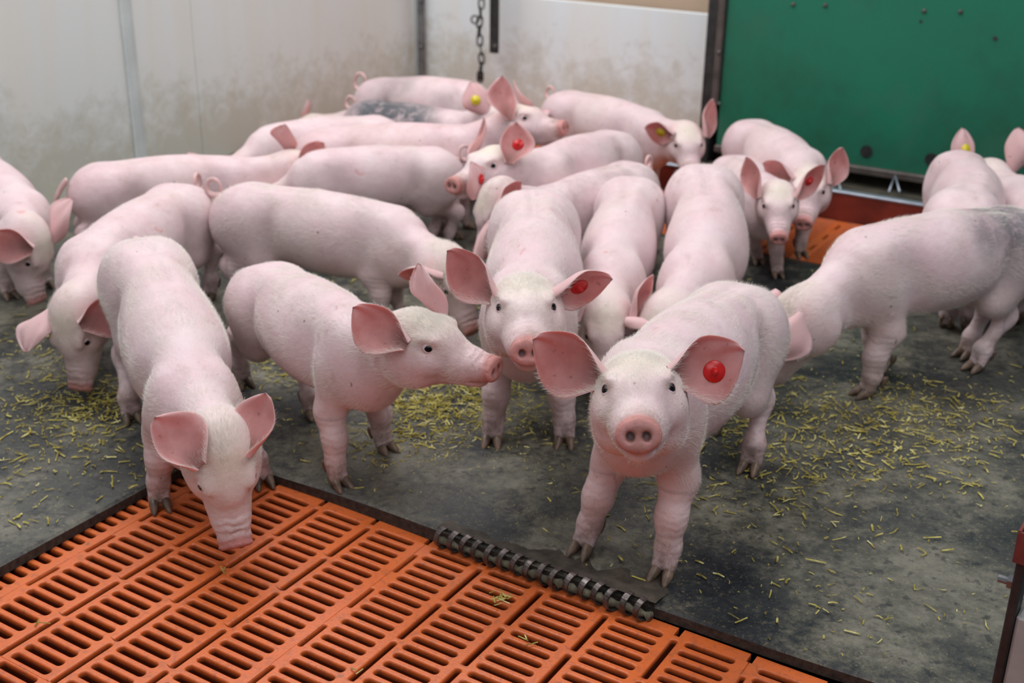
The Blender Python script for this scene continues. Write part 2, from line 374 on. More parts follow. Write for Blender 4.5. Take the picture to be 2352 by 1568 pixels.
o = plane_uv('slurry_pit', -14, 32, -18, 20, -.16, M_SLURRY, .04, floor)
# ---- rubber mat (one L-shaped sheet), raised a little along its front edge ----
def rubber():
    z1 = .018; v = []; f = []
    fr = [(-14, -1.42), (5.22, -1.42)]
    edge = [(-14+k*(19.22/40), -1.42) for k in range(41)]
    fe = []
    for k in range(61):
        j = -1.42+k*(12.3+1.42)/60; i = 5.16+.02*sin(j*1.3)+(.03*(j-5) if j > 5 else 0)
        fe.append((i, j))
    out = edge[:-1]+fe
    ring = out+[(19.75, 12.3), (19.75, 3.2), (19.75, -3), (19.75, -15), (-14, -15)]
    bm = bmesh.new()
    def zt(i, j): return z1+(.006*exp(-((i-5.2)/.5)**2)*max(0, sin((j-.2)*.55)) if j > -1.4 else 0)
    rings = []
    for (dz, ins) in ((0, .05), (-.0035, 0.0), (-z1, .0)):
        vs = []
        for (i, j) in ring:
            ii, jj = i, j
            if ins:
                if j == -1.42 and i < 5.2: jj = j-ins
                elif i < 19: ii = i+ins
            vs.append(bm.verts.new(W(ii, jj, zt(i, j)+dz if dz > -z1 else .0)))
        rings.append(vs)
    top = bm.faces.new(rings[0]); n = len(ring)
    bmesh.ops.triangulate(bm, faces=[top])
    side = []
    for a, b in ((0, 1), (1, 2)):
        for k in range(n):
            q = bm.faces.new((rings[a][k], rings[a][(k+1) % n], rings[b][(k+1) % n], rings[b][k])); q.material_index = b-1 if b == 2 else 0
    bmesh.ops.recalc_face_normals(bm, faces=bm.faces)
    me = bpy.data.meshes.new('rubber_mat'); bm.to_mesh(me); bm.free(); me.materials.append(M_MAT); me.materials.append(M_MATEDGE); return obj('rubber_mat', me, None, floor)
rubber()
plane_uv('mat_edging', 19.72, 19.9, -15, 4, .019, M_MATEDGE, .018, floor)

# ---- walls ----
JW, IW, IG = -15., 29.5, 27.2
WH = 2.3
wl = empty('wall_left', 'long side wall of off-white plastic boards behind the pigs on the left', 'wall', kind='structure')
p275 = onplane(300, 180, j=JW); iseam = ijof(p275)[0]
p450 = ijof(onplane(450, 150, j=JW))[0]
def board_on_left(i0, i1):
    mb = MB(); mb.box(W((i0+i1)/2, JW-.1, WH/2-.1), (i1-i0)*CELL-.002, .02, WH+.2, AUV, bev=.002); mb.build('wall_board', M_WALLL, wl)
board_on_left(-16, iseam-6); board_on_left(iseam-6, iseam); board_on_left(iseam, p450); board_on_left(p450, IW)
mb = MB(); mb.box(W(iseam, JW+.05, WH/2), .034, .010, WH, AUV, bev=.004); mb.box(W(iseam+.22, JW+.02, WH/2), .012, .006, WH, AUV, bev=.002); mb.build('joint_strip', M_PVC, wl)
# corner angle with screws
wc = empty('trim_1', 'grey steel corner angle with screws between side wall and back wall', 'trim', kind='structure')
jc0 = ijof(onplane(959, 60, i=IW-.2))[1]; jc1 = ijof(onplane(976, 60, i=IW-.2))[1]
mb = MB(); mb.box(W(IW-.22, (jc0+jc1)/2, WH/2), .004, (jc1-jc0)*CELL, WH, AUV, bev=.001); mb.build('corner_angle', M_STEEL, wc)
for yy in (3, 108):
    p = onplane(967, yy, i=IW-.3); mb = MB(); mb.tube([p, p-np.array([*UD, 0])*.005], [.008, .006], 10); mb.build('screw', M_STEEL, wc, True)
# back wall: lower white board, upper tan board
wb = empty('wall_back', 'back wall with a stained white plastic board below and a tan board above', 'wall', kind='structure')
ztop = onplane(1385, 10, i=IW)[2]; jr = ijof(onplane(1621, 150, i=IW))[1]
mb = MB(); mb.box(W(IW+.1, (JW+jr)/2, ztop/2-.1), .02, (jr-JW)*CELL, ztop+.2, AUV, bev=.002); mb.build('white_board', M_WALLB, wb)
mb = MB(); mb.box(W(IW+.6, (JW+jr)/2+2, (ztop+WH+.3)/2), .02, (jr-JW+4)*CELL, WH+.3-ztop+.3, AUV); mb.build('tan_board', M_TAN, wb)
# green partition with frame
wg = empty('wall_right', 'green plastic board partition above the feed trough at the back right', 'wall', kind='structure')
jg0 = ijof(onplane(1662, 150, i=IG))[1]; zg = onplane(1980, 381, i=IG)[2]
mb = MB(); mb.box(W(IG, (jg0+14)/2, (zg+WH)/2), .015, (14-jg0)*CELL, WH-zg, AUV, bev=.002); mb.build('green_board', M_GREEN, wg)
for (x, y) in ((1822, 10), (1896, 12), (2123, 25), (2206, 27)):
    p = onplane(x, y, i=IG-.08); n = np.array([-UD[0], -UD[1], 0]); mb = MB(); mb.tube([p, p+n*.003, p+n*.006], [.006, .006, .003], 10); mb.build('screw', M_BROWN, wg, True)
for (x, y, r) in ((2115, 49, .004), (2286, 88, .006), (1990, 348, .018), (2139, 366, .018)):
    p = onplane(x, y, i=IG-.08); n = np.array([-UD[0], -UD[1], 0]); mb = MB(); mb.tube([p-n*.003, p+n*.0015], r, 14); mb.build('hole_smudge_disc', M_DSTEEL, wg)  # flat dark discs stand for hollow holes, the large ones for smudges
mb = MB(); mb.box(W(IG-.1, (jg0+14)/2, zg-.008), .03, (14-jg0)*CELL, .022, AUV, bev=.003); mb.build('bottom_rail', M_BROWN, wg)
# frame posts between white board and green board
wp = empty('trim_2', 'dark grimy steel frame post between white board and green partition', 'trim', kind='structure')
ja, jb, jc = [ijof(onplane(x, 120, i=IG))[1] for x in (1623, 1647, 1663)]
mb = MB(); mb.box(W(IG+.6, (ja+jb)/2, WH/2), .15, (jb-ja)*CELL, WH, AUV, bev=.003); mb.build('post', M_DSTEEL, wp)
zb = onplane(1655, 245, i=IG-.2)[2]
mb = MB(); mb.box(W(IG-.12, (jb+jc)/2, (zb+WH)/2), .02, (jc-jb)*CELL, WH-zb, AUV, bev=.003); mb.build('cover_strip', M_BROWN, wp)
for yy in (120, 238):
    p = onplane(1652, yy, i=IG-.24); mb = MB(); mb.tube([p, p-np.array([*UD, 0])*.004], [.006, .004], 10); mb.build('screw', M_STEEL, wp, True)
mb = MB(); mb.box(W((IG+IW)/2+.3, jb-.1, WH/2), (IW-IG)*CELL, .01, WH, AUV); mb.build('side_plate', M_DSTEEL, wp)
# feed trough below the green board
tr = empty('feed_trough', 'long maroon feed trough with a bright rim under the green partition', 'trough', loc=W(24.2, 2, 0))
def wmesh(mb, name, m, parent, smooth=False):       # geometry given in world coordinates, child of an unrotated empty
    o = mb.build(name, m, parent, smooth)
    o.matrix_parent_inverse = Matrix.Translation(-Vector(parent.location)) if parent.rotation_euler.z == 0 else parent.matrix_basis.inverted()
    return o
zt_ = onplane(1902, 440, i=24.2)[2]; j0t, j1t = -2.5, 13
mb = MB(); mb.box(W(24.3, (j0t+j1t)/2, zt_/2), .02, (j1t-j0t)*CELL, zt_, AUV, bev=.002); wmesh(mb, 'front_board', M_MAROON, tr)
mb = MB(); mb.box(W(24.3, (j0t+j1t)/2, zt_+.003), .026, (j1t-j0t)*CELL, .008, AUV, bev=.002); wmesh(mb, 'rim', M_BRIGHT, tr)
mb = MB(); mb.box(W(25.9, (j0t+j1t)/2, .02), 3*CELL, (j1t-j0t)*CELL, .01, AUV); wmesh(mb, 'trough_bottom', M_DARKW, tr)
mb = MB(); mb.box(W(27.9, (j0t+j1t)/2, .1), .02, (j1t-j0t)*CELL, .3, AUV); wmesh(mb, 'back_board', M_DARKW, tr)
for x in (1918, 2052):
    a = onplane(x+4, 402, i=IG-.3); b_ = onplane(x-10, 440, i=24.6); c_ = onplane(x+14, 440, i=24.6)
    mb = MB(); mb.tube([b_, a, c_], .0035, 6); wmesh(mb, 'support_wire', M_BRIGHT, tr, True)
# dark bar and chain hanging at the back wall
pb = onplane(1135, 122, i=IW-1.2); pt = onplane(1137, -60, i=IW-1.2)
br = empty('hanging_bar', 'dark flat steel bar hanging beside the chain in front of the white board', 'bar', loc=tuple(pb))
wb_ = onplane(1145, 60, i=IW-1.2)-onplane(1126, 60, i=IW-1.2)
zt2 = WH+.2
mb = MB(); mb.box(np.array([pb[0], pb[1], (pb[2]+zt2)/2]), .012, np.linalg.norm(wb_), zt2-pb[2], AUV, bev=.002); wmesh(mb, 'bar', M_DSTEEL, br)
q = onplane(1135, 105, i=IW-1.35); mb = MB(); mb.tube([q, q+np.array([UD[0], UD[1], 0])*.01], .006, 8); wmesh(mb, 'rivet', M_STEEL, br)
pc = onplane(1103, 186, i=IW-1.2)
ch = empty('chain', 'steel link chain with a ring hanging in front of the white back board', 'chain', loc=tuple(pc))
def link_mesh(L, Wd, r):
    mb = MB(); P = []
    for k in range(12):
        a = 2*pi*k/12; P.append((Wd*cos(a), 0, (L-Wd)*(1 if sin(a) > 0 else -1)*(1 if abs(sin(a)) > .01 else 0)+Wd*sin(a)))
    P.append(P[0]); P.append(P[1]); mb.tube(P, r, 6, False); me = mesh('link', mb.v, mb.f); me.materials.append(M_DSTEEL); me.shade_smooth(); return me
LM = link_mesh(.020, .0095, .0032)
zc = 0.015; k = 0
while pc[2]+zc < WH:
    o = obj('link', LM, None, ch); o.location = (.004*sin(k*.9), 0, zc); o.rotation_euler = (.12*sin(k*1.7), .1*sin(k*2.3), (k % 2)*pi/2+.35*sin(k)); zc += .031; k += 1
mb = MB(); mb.tube([(.0, 0, .002), (0, 0, .05)], [.006, .0045], 8); mb.build('end_pin', M_DSTEEL, ch, True)
pr_ = onplane(1091, 45, i=IW-1.25); RL = np.array(pr_)-pc
mb = MB(); mb.tube([(RL[0]+.013*cos(a), RL[1], RL[2]+.013*sin(a)) for a in np.linspace(0, 2*pi, 14)], .003, 6, False); mb.build('ring', M_DSTEEL, ch, True)

# ---- coiled scraper strip at the mat edge ----
cs = empty('coiled_steel_strip', 'worn steel strip of curled rings bolted along the front edge of the rubber mat', 'metal strip', loc=tuple(W(5.2, 3.15, 0)), rz=0.)
cs.rotation_euler = (0, 0, atan2(VD[1], VD[0]))     # local x = v, local y = u
LEN = 3.42*CELL; NR = 16
def ring_mesh():
    mb = MB(); n = 20; v = []; f = []; ro, ri, wd = .0162, .0144, .0045
    A = np.linspace(radians(72), radians(72+305), n)
    for k, a in enumerate(A):
        for (r, x) in ((ro, -wd), (ro, wd), (ri, wd), (ri, -wd)):
            v.append((x+.002*k/n, r*cos(a), .0150+r*sin(a)))
    for k in range(n-1):
        for q in range(4): f.append((k*4+q, k*4+(q+1) % 4, k*4+4+(q+1) % 4, k*4+4+q))
    f += [(3, 2, 1, 0), tuple((n-1)*4+q for q in range(4))]
    me = mesh('ring', v, f); bm = bmesh.new(); bm.from_mesh(me); bmesh.ops.recalc_face_normals(bm, faces=bm.faces); bm.to_mesh(me); bm.free(); me.materials.append(M_COIL); return me
RM = ring_mesh()
for k in range(NR):
    o = obj('ring', RM, None, cs); o.location = ((k+.5)*LEN/NR, -.009-.001*sin(k*2.1), .001+.001*sin(k*1.3)); o.rotation_euler = (.1*sin(k*3.1), .06*sin(k*1.3), -.30+.08*sin(k*1.9))
mb = MB(); P = []
mb.tube([((k)*LEN/40, -.008+.0015*sin(k*2.3), .0075+.001*sin(k*1.1)) for k in range(41)], [.0056+.0022*sin(k*2.7) for k in range(41)], 8); mb.build('packed_dirt', M_PACK, cs, True)
def ragged_plate():
    rr = np.random.default_rng(3); n = 46; bm = bmesh.new(); rows = []
    for t in range(7):
        row = []
        for k in range(n+1):
            x = -.004+(LEN+.008)*k/n; d = .058+.012*sin(k*.35)+.010*sin(k*.9+1)+rr.normal()*.0015
            if 5 < k % 16 < 7: d -= .012
            y = .002+d*t/6; z = .0195+.0085*(1-t/6)**2+rr.normal()*.0004
            if t == 6: z = .0150
            if t == 0: z = .0270; y = -.004
            row.append(bm.verts.new((x, y, z)))
        rows.append(row)
    for t in range(6):
        for k in range(n): bm.faces.new((rows[t][k], rows[t][k+1], rows[t+1][k+1], rows[t+1][k]))
    me = bpy.data.meshes.new('plate'); bm.to_mesh(me); bm.free(); me.materials.append(M_RUST); o = obj('plate', me, None, cs, True)
ragged_plate()

# ---- gate post at the lower right ----
def vert_at(x0, y0, dist):         # a vertical line through the pixel, at horizontal distance dist
    d = ray(x0, y0); h = np.hypot(d[0], d[1]); return C0+d*dist/h
E1 = vert_at(2300, 1480, 1.22)
gt = empty('gate', 'weathered grey pen gate with dark steel edge and maroon bracket at the right', 'gate', loc=(E1[0], E1[1], 0))
gd = np.array([.83, -.56]); gd /= np.linalg.norm(gd); gn = np.array([gd[1], -gd[0]]); AG = AX(gd, -gn)
ztop_g = (C0+ray(2343, 1262)*1.22/np.hypot(*ray(2343, 1262)[:2]))[2]
P0 = np.array([E1[0], E1[1], 0])
def gp(a, b, z): return P0+np.array([gd[0]*a+gn[0]*b, gd[1]*a+gn[1]*b, z])
mb = MB(); mb.box(gp(.005, 0, ztop_g/2), .010, .03, ztop_g, AG, bev=.002); wmesh(mb, 'edge_post', M_DSTEEL, gt)
zbd = ztop_g-.07
mb = MB(); mb.box(gp(.311, 0, zbd/2), .60, .03, zbd, AG, bev=.003)
M_GBOARD = simple('weathered_board', (.36, .36, .35), .55, var=.25, scale=9, bmp=.2, world=True)
wmesh(mb, 'board', M_GBOARD, gt)
zbk = ztop_g+.012
mb = MB()
for (a, b, sx, sy) in ((-.002, 0, .003, .036), (.022, .0175, .05, .003), (.022, -.0175, .05, .003)): mb.box(gp(a, b, zbk), sx, sy, .036, AG)
wmesh(mb, 'bracket', M_MARMET, gt)
mb = MB(); mb.tube([gp(.035, 0, zbk-.015), gp(.035, 0, zbk+.2)], .012, 14); wmesh(mb, 'white_tube', M_PVC, gt, True)
pbz = (C0+ray(2318, 1335)*1.22/np.hypot(*ray(2318, 1335)[:2]))[2]
mb = MB(); mb.tube([gp(.004, 0, pbz), gp(-.006, 0, pbz)], .0085, 6); mb.tube([gp(-.006, 0, pbz), gp(-.016, 0, pbz)], .0045, 8); wmesh(mb, 'bolt', M_STEEL, gt)

# ================================================================ PIGS
def DV(y, p): return np.array([cos(p)*cos(y), cos(p)*sin(y), sin(p)])
def FR(y, p, r=0.):
    x = DV(y, p); s = np.array([-sin(y), cos(y), 0.]); z = np.cross(x, s); c, q = cos(r), sin(r)
    return np.array([x, c*s+q*z, -q*s+c*z])
def skeleton(q):
    s = q['s']; H = np.array([q['x'], q['y'], .238*s+q['zo']])
    ys = [q['yaw']-q['bend'], q['yaw'], q['yaw']+q['bend']]; ps = [q['pitch']+q['arch'], q['pitch'], q['pitch']-q['arch']]
    d = [DV(a, b) for a, b in zip(ys, ps)]; t = q['tl']*s
    L = H+.125*t*d[0]; X = L+.12*t*d[1]; S = X+.105*t*d[2]; nd = DV(q['ny'], q['np']); Nn = S+.09*s*nd; K = Nn+.085*s*nd
    F0 = FR(ys[0], ps[0])
    return dict(H=H, L=L, X=X, S=S, N=Nn, K=K, T=H-.10*s*d[0]+.045*s*F0[2], F0=F0, F1=FR(ys[1], ps[1]), F2=FR(ys[2], ps[2]), Fn=FR(q['ny'], q['np']), Rh=FR(q['hy'], q['hp'], q['hr']), s=s)

class Field:
    """signed distance field on a rectilinear grid, built from smoothly joined round shapes, then skinned"""
    def __init__(s, xs, ys, zs):
        s.ax = [np.asarray(a, np.float32) for a in (xs, ys, zs)]; s.f = np.full([len(a) for a in s.ax], .2, np.float32)
    def sub(s, lo, hi):
        sl = tuple(slice(max(0, np.searchsorted(a, l)-1), min(len(a), np.searchsorted(a, h)+1)) for a, l, h in zip(s.ax, lo, hi))
        if any(q.stop-q.start < 2 for q in sl): return None
        X, Y, Z = [a[q] for a, q in zip(s.ax, sl)]
        return sl, X[:, None, None], Y[None, :, None], Z[None, None, :]
    def put(s, sl, d, k, mode):
        g = s.f[sl]
        if mode == 'add':
            h = np.maximum(k-np.abs(g-d), 0)/k; s.f[sl] = np.minimum(g, d)-h*h*k*.25
        else:
            d = -d; h = np.maximum(k-np.abs(g-d), 0)/k; s.f[sl] = np.maximum(g, d)+h*h*k*.25
    def ell(s, c, A, r, k=.02, mode='add'):
        c = np.asarray(c); R = max(r)+2.3*k+.012; q = s.sub(c-R, c+R)
        if q is None: return
        sl, X, Y, Z = q; dx, dy, dz = X-c[0], Y-c[1], Z-c[2]; k0 = 0; k1 = 0
        for a, rr in zip(A, r):
            l = (dx*np.float32(a[0])+dy*np.float32(a[1])+dz*np.float32(a[2])); k0 = k0+(l/rr)**2; k1 = k1+(l/rr**2)**2
        k0 = np.sqrt(k0); k1 = np.sqrt(k1)+1e-6; s.put(sl, k0*(k0-1)/k1, k, mode)
    def cone(s, a, b, ra, rb, up, k=.015, mode='add'):
        """tapered capsule; ra, rb = (half width, half height)"""
        a = np.asarray(a, float); b = np.asarray(b, float); R = max(*ra, *rb)+2.3*k+.012
        q = s.sub(np.minimum(a, b)-R, np.maximum(a, b)+R)
        if q is None: return
        sl, X, Y, Z = q; t = b-a; L = np.linalg.norm(t); t = t/L; up = np.asarray(up, float); z = up-t*(up@t)
        z /= np.linalg.norm(z)+1e-9; y = np.cross(z, t)
        dx, dy, dz = X-a[0], Y-a[1], Z-a[2]
        lx = dx*t[0]+dy*t[1]+dz*t[2]; ly = dx*y[0]+dy*y[1]+dz*y[2]; lz = dx*z[0]+dy*z[1]+dz*z[2]
        h = np.clip(lx/L, 0, 1); w_ = ra[0]+(rb[0]-ra[0])*h; hh = ra[1]+(rb[1]-ra[1])*h; e = (w_+hh)*.5; ox = lx-h*L
        k0 = np.sqrt((ox/e)**2+(ly/w_)**2+(lz/hh)**2); k1 = np.sqrt((ox/e**2)**2+(ly/w_**2)**2+(lz/hh**2)**2)+1e-6
        s.put(sl, (k0*(k0-1)/k1).astype(np.float32), k, mode)
    def tube(s, P, Wd, Hh, UP, k=.02):
        """one smooth elliptical tube through many points (hard minimum over its pieces, then one soft join)"""
        P = [np.asarray(p, float) for p in P]; R = max(max(Wd), max(Hh))+k+.01; A = np.array(P); q = s.sub(A.min(0)-R, A.max(0)+R)
        if q is None: return
        sl0 = q[0]; D = np.full(s.f[sl0].shape, .2, np.float32)
        for i in range(len(P)-1):
            a, b = P[i], P[i+1]; r = max(Wd[i], Hh[i], Wd[i+1], Hh[i+1])+.085; q = s.sub(np.minimum(a, b)-r, np.maximum(a, b)+r)
            if q is None: continue
            sl = tuple(slice(max(u.start, v.start), min(u.stop, v.stop)) for u, v in zip(q[0], sl0))
            if any(u.stop-u.start < 1 for u in sl): continue
            X, Y, Z = s.ax[0][sl[0]][:, None, None], s.ax[1][sl[1]][None, :, None], s.ax[2][sl[2]][None, None, :]; t = b-a; L = np.linalg.norm(t); t = t/L; z = UP[i]-t*(UP[i]@t); z /= np.linalg.norm(z); y = np.cross(z, t); dx, dy, dz = X-a[0], Y-a[1], Z-a[2]
            lx = dx*t[0]+dy*t[1]+dz*t[2]; ly = dx*y[0]+dy*y[1]+dz*y[2]; lz = dx*z[0]+dy*z[1]+dz*z[2]; h = np.clip(lx/L, 0, 1)
            w_ = Wd[i]+(Wd[i+1]-Wd[i])*h; hh = Hh[i]+(Hh[i+1]-Hh[i])*h; e = (w_+hh)*.48; ox = lx-h*L
            k0 = np.sqrt((ox/e)**2+(ly/w_)**2+(lz/hh)**2); k1 = np.sqrt((ox/e**2)**2+(ly/w_**2)**2+(lz/hh**2)**2)+1e-6
            rel = tuple(slice(u.start-v.start, u.stop-v.start) for u, v in zip(sl, sl0)); D[rel] = np.minimum(D[rel], (k0*(k0-1)/k1).astype(np.float32))
        s.put(sl0, D, k, 'add')
    def skin(s, smooth=1):
        f = s.f; X, Y, Z = s.ax; sg = f < 0; n = f.shape
        cnt = np.zeros([a-1 for a in n], np.int8); acc = np.zeros([a-1 for a in n]+[3], np.float32)
        def corners(o): return tuple(slice(a, a+m-1) for a, m in zip(o, n))
        mn = np.ones(cnt.shape, bool); mx = np.zeros(cnt.shape, bool)
        for o in np.ndindex(2, 2, 2): c = sg[corners(o)]; mn &= c; mx |= c
        act = mx & ~mn; I = np.argwhere(act); idx = -np.ones(cnt.shape, np.int32); idx[act] = np.arange(len(I))
        A = np.zeros((len(I), 3)); Cn = np.zeros(len(I))
        for d in range(3):
            for o in np.ndindex(2, 2):
                p = np.array([0, 0, 0]); oth = [a for a in range(3) if a != d]; p[oth[0]] = o[0]; p[oth[1]] = o[1]; q = p.copy(); q[d] = 1
                i0 = I+p; i1 = I+q; f0 = f[tuple(i0.T)]; f1 = f[tuple(i1.T)]; m = (f0 < 0) != (f1 < 0)
                t = np.where(m, f0/(f0-f1+1e-20), 0)
                P0_ = np.stack([s.ax[a][i0[:, a]] for a in range(3)], 1); P1_ = np.stack([s.ax[a][i1[:, a]] for a in range(3)], 1)
                A += np.where(m[:, None], P0_+(P1_-P0_)*t[:, None], 0); Cn += m
        V = A/Cn[:, None]; Q = []
        for d in range(3):
            a, b = [(1, 2), (2, 0), (0, 1)][d]
            sl0 = [slice(None)]*3; sl1 = [slice(None)]*3
            for e in (a, b): sl0[e] = slice(1, n[e]-1); sl1[e] = slice(1, n[e]-1)
            sl0[d] = slice(0, n[d]-1); sl1[d] = slice(1, n[d])
            s0 = sg[tuple(sl0)]; s1 = sg[tuple(sl1)]; ch_ = np.argwhere(s0 != s1); off = np.array([0, 0, 0]); off[a] = 1; off[b] = 1
            E_ = ch_+off
            def cell(da, db): c = E_.copy(); c[:, a] -= da; c[:, b] -= db; return idx[tuple(c.T)]
            q_ = np.stack([cell(1, 1), cell(0, 1), cell(0, 0), cell(1, 0)], 1)
            fl = ~s0[tuple(ch_.T)]; q_[fl] = q_[fl][:, ::-1]; Q.append(q_)
        Q = np.vstack(Q); Q = Q[(Q >= 0).all(1)]
        ed = np.vstack([Q[:, [0, 1]], Q[:, [1, 2]], Q[:, [2, 3]], Q[:, [3, 0]]])
        for it in range(smooth):
            for lam in (.5, -.45):
                S_ = np.zeros_like(V); c = np.zeros(len(V))
                for a, b in ((0, 1), (1, 0)):
                    for dd in range(3): S_[:, dd] += np.bincount(ed[:, a], V[ed[:, b], dd], len(V))
                    c += np.bincount(ed[:, a], None, len(V))
                V = V+lam*(S_/np.maximum(c, 1)[:, None]-V)
        return V, Q

def axis(lo, hi, flo, fhi, h, hf):
    """grid lines lo..hi with spacing h, refined to hf between flo and fhi"""
    a = [lo]
    while a[-1] < hi:
        x = a[-1]; d = 0 if flo <= x <= fhi else min(abs(x-flo), abs(x-fhi)); a.append(x+min(h, hf+d*.25))
    return np.array(a)

def ear_mesh(base, tip, nrm, side, s, size=1., curl=1.):
    """leaf-shaped cupped ear; nrm = direction the inner face looks; returns vertices, quads, tint"""
    a = tip-base; L = np.linalg.norm(a); a = a/L; n = nrm-a*(nrm@a); n /= np.linalg.norm(n); b = np.cross(n, a)*side    # b = lower edge side
    nu_, nv_ = 22, 26; base = base-a*.018*s-n*.006*s; L = L+.018*s
    us = np.linspace(0, 1, nu_+1); vs = np.linspace(-1, 1, nv_+1); P = np.zeros((nu_+1, nv_+1, 3)); Nm = np.zeros_like(P)
    for i, u in enumerate(us):
        lo = s*size*((.013+.044*sin(pi*min(1, u*.74+.05)))*(1-u**4.2)**.75)+.0004
        up = s*size*((.013+.021*sin(pi*min(1, u*.70+.06)))*max(0., 1-u)**.42)+.0004
        Phi = .32+1.75*max(0, 1-u/.62)**1.5*curl          # the base is rolled into a funnel that opens towards the tip
        cen = base+a*L*u + n*(-.004*s*sin(pi*u)+.012*s*curl*u**3)
        for j, v in enumerate(vs):
            wv = lo if v > 0 else up
            R_ = wv/Phi; ph = v*Phi*(1.25 if v < 0 else 1.)
            P[i, j] = cen+b*R_*sin(ph)+n*(R_*(1-cos(ph))+.011*s*(1-u)**2)+n*.0018*s*sin(6*v+5*u)*u+n*.006*s*max(0, abs(v)-.72)*(1 if v < 0 else -.6)*sin(pi*u)*3
    du = np.gradient(P, axis=0); dv = np.gradient(P, axis=1); Nm = np.cross(du, dv); Nm /= np.linalg.norm(Nm, axis=2, keepdims=True)+1e-9
    if (Nm[nu_//2, nv_//2]@n) < 0: Nm = -Nm
    th = np.zeros((nu_+1, nv_+1))
    for i, u in enumerate(us): th[i] = s*(.0030-.0016*u)*np.sqrt(np.clip(1-np.abs(vs)**6, 0.02, 1))*(1 if u < .97 else .5)
    Fv = P+Nm*th[..., None]*.5; Bv = P-Nm*th[..., None]*.5
    V = np.vstack([Fv.reshape(-1, 3), Bv.reshape(-1, 3)]); m = (nu_+1)*(nv_+1); Q = []
    for i in range(nu_):
        for j in range(nv_):
            q = [i*(nv_+1)+j, i*(nv_+1)+j+1, (i+1)*(nv_+1)+j+1, (i+1)*(nv_+1)+j]; Q.append(q); Q.append([m+x for x in q[::-1]])
    for i in range(nu_):
        for j in (0, nv_):
            p, r = i*(nv_+1)+j, (i+1)*(nv_+1)+j; Q.append([p, r, m+r, m+p] if j == 0 else [p, m+p, m+r, r])
    for j in range(nv_):
        p, r = nu_*(nv_+1)+j, nu_*(nv_+1)+j+1; Q.append([p, m+p, m+r, r])
    tint = np.zeros((2*m, 4)); tint[:, 3] = 1
    U_ = np.repeat(us, nv_+1); V_ = np.tile(vs, nu_+1)
    inn = np.clip(1.15-np.abs(V_)**5*.8, 0, 1)*np.clip(1.1-U_**6*.6, 0, 1)
    tint[:m, 0] = inn; tint[m:, 0] = .12+.15*U_
    tint[:m, 1] = np.clip(.85*np.exp(-((U_-.06)/.24)**2)*np.exp(-((V_-.0)/.75)**2), 0, 1)
    def at(u, v): i = int(u*nu_); j = int((v+1)/2*nv_); return P[i, j], Nm[i, j], a
    return V, np.array(Q), tint, at
def add_tint(me, t):
    at = me.color_attributes.new('tint', 'FLOAT_COLOR', 'POINT'); at.data.foreach_set('color', np.ascontiguousarray(t, np.float32).ravel())
def claw_mesh():
    mb = MB(); n = 10; rows = []; v = []; f = []
    for k, (x, z0, w_, h_) in enumerate([(-.014, .012, .0072, .010), (-.006, .012, .0080, .0115), (.004, .0105, .0078, .0105), (.012, .0075, .0062, .0074), (.019, .0042, .0040, .0040), (.0225, .0022, .0012, .0014)]):
        for i in range(n):
            a = 2*pi*i/n; v.append((x, w_*cos(a), max(.0002, z0+h_*sin(a))))
    for k in range(5):
        for i in range(n): f.append((k*n+i, k*n+(i+1) % n, (k+1)*n+(i+1) % n, (k+1)*n+i))
    f += [tuple(range(n-1, -1, -1)), tuple(5*n+i for i in range(n))]; return np.array(v), f
CLV, CLF = claw_mesh()
def eye_mesh():
    bm = bmesh.new(); bmesh.ops.create_uvsphere(bm, u_segments=20, v_segments=14, radius=1.); bmesh.ops.rotate(bm, verts=bm.verts, cent=(0, 0, 0), matrix=Matrix.Rotation(pi/2, 3, 'Y'))
    me = bpy.data.meshes.new('eye'); bm.to_mesh(me); bm.free(); me.materials.append(M_EYE); me.shade_smooth(); return me
EYE = eye_mesh()
def lid_mesh():
    v = []; f = []; n = 28; R = [(.0, 1.01), (.10, 1.05), (.34, 1.10), (.64, 1.08), (1.0, .90)]
    for t, rr in R:
        for k in range(n):
            a = 2*pi*k/n; ay = radians(41)*cos(a); az = radians(31)*sin(a)*(1-.25*cos(a)**2)
            oy = radians(78)*cos(a); oz = radians(74)*sin(a); y_ = ay+(oy-ay)*t; z_ = az+(oz-az)*t
            d = np.array([cos(y_)*cos(z_), sin(y_)*cos(z_), sin(z_)]); v.append(d*rr*(1.0+(.07 if sin(a) > 0 and .1 < t < .7 else 0)))
    for r in range(len(R)-1):
        for k in range(n): f.append((r*n+k, r*n+(k+1) % n, (r+1)*n+(k+1) % n, (r+1)*n+k))
    me = mesh('eyelid', v, f); me.materials.append(M_LID); me.shade_smooth(); return me
LID = lid_mesh()
def tag_mesh(flat=False):
    mb = MB(); n = 18; pr = [(.0, .0), (.0135, .0), (.0145, .0008), (.0138, .0018), (.0062, .0020), (.0050, .0026), (.0042, .0062), (.0034, .0066), (.0026, .0098), (.0014, .0102), (0, .0102)]
    if flat: pr = [(0, 0), (.015, 0), (.0155, .0008), (.0148, .0018), (.004, .0020), (.0035, .0030), (0, .0032)]
    v = []; f = []
    for r, z in pr:
        for k in range(n): a = 2*pi*k/n; rr = r*(1+.0*cos(3*a)); v.append((rr*cos(a), rr*sin(a), z))
    for q in range(len(pr)-1):
        for k in range(n): f.append((q*n+k, q*n+(k+1) % n, (q+1)*n+(k+1) % n, (q+1)*n+k))
    me = mesh('ear_tag', v, f); bm = bmesh.new(); bm.from_mesh(me); bmesh.ops.remove_doubles(bm, verts=bm.verts, dist=.00002); bm.to_mesh(me); bm.free(); me.shade_smooth(); return me
TAGR = tag_mesh(); TAGR.materials.append(M_RED); TAGY = tag_mesh(True); TAGY.materials.append(M_YEL)

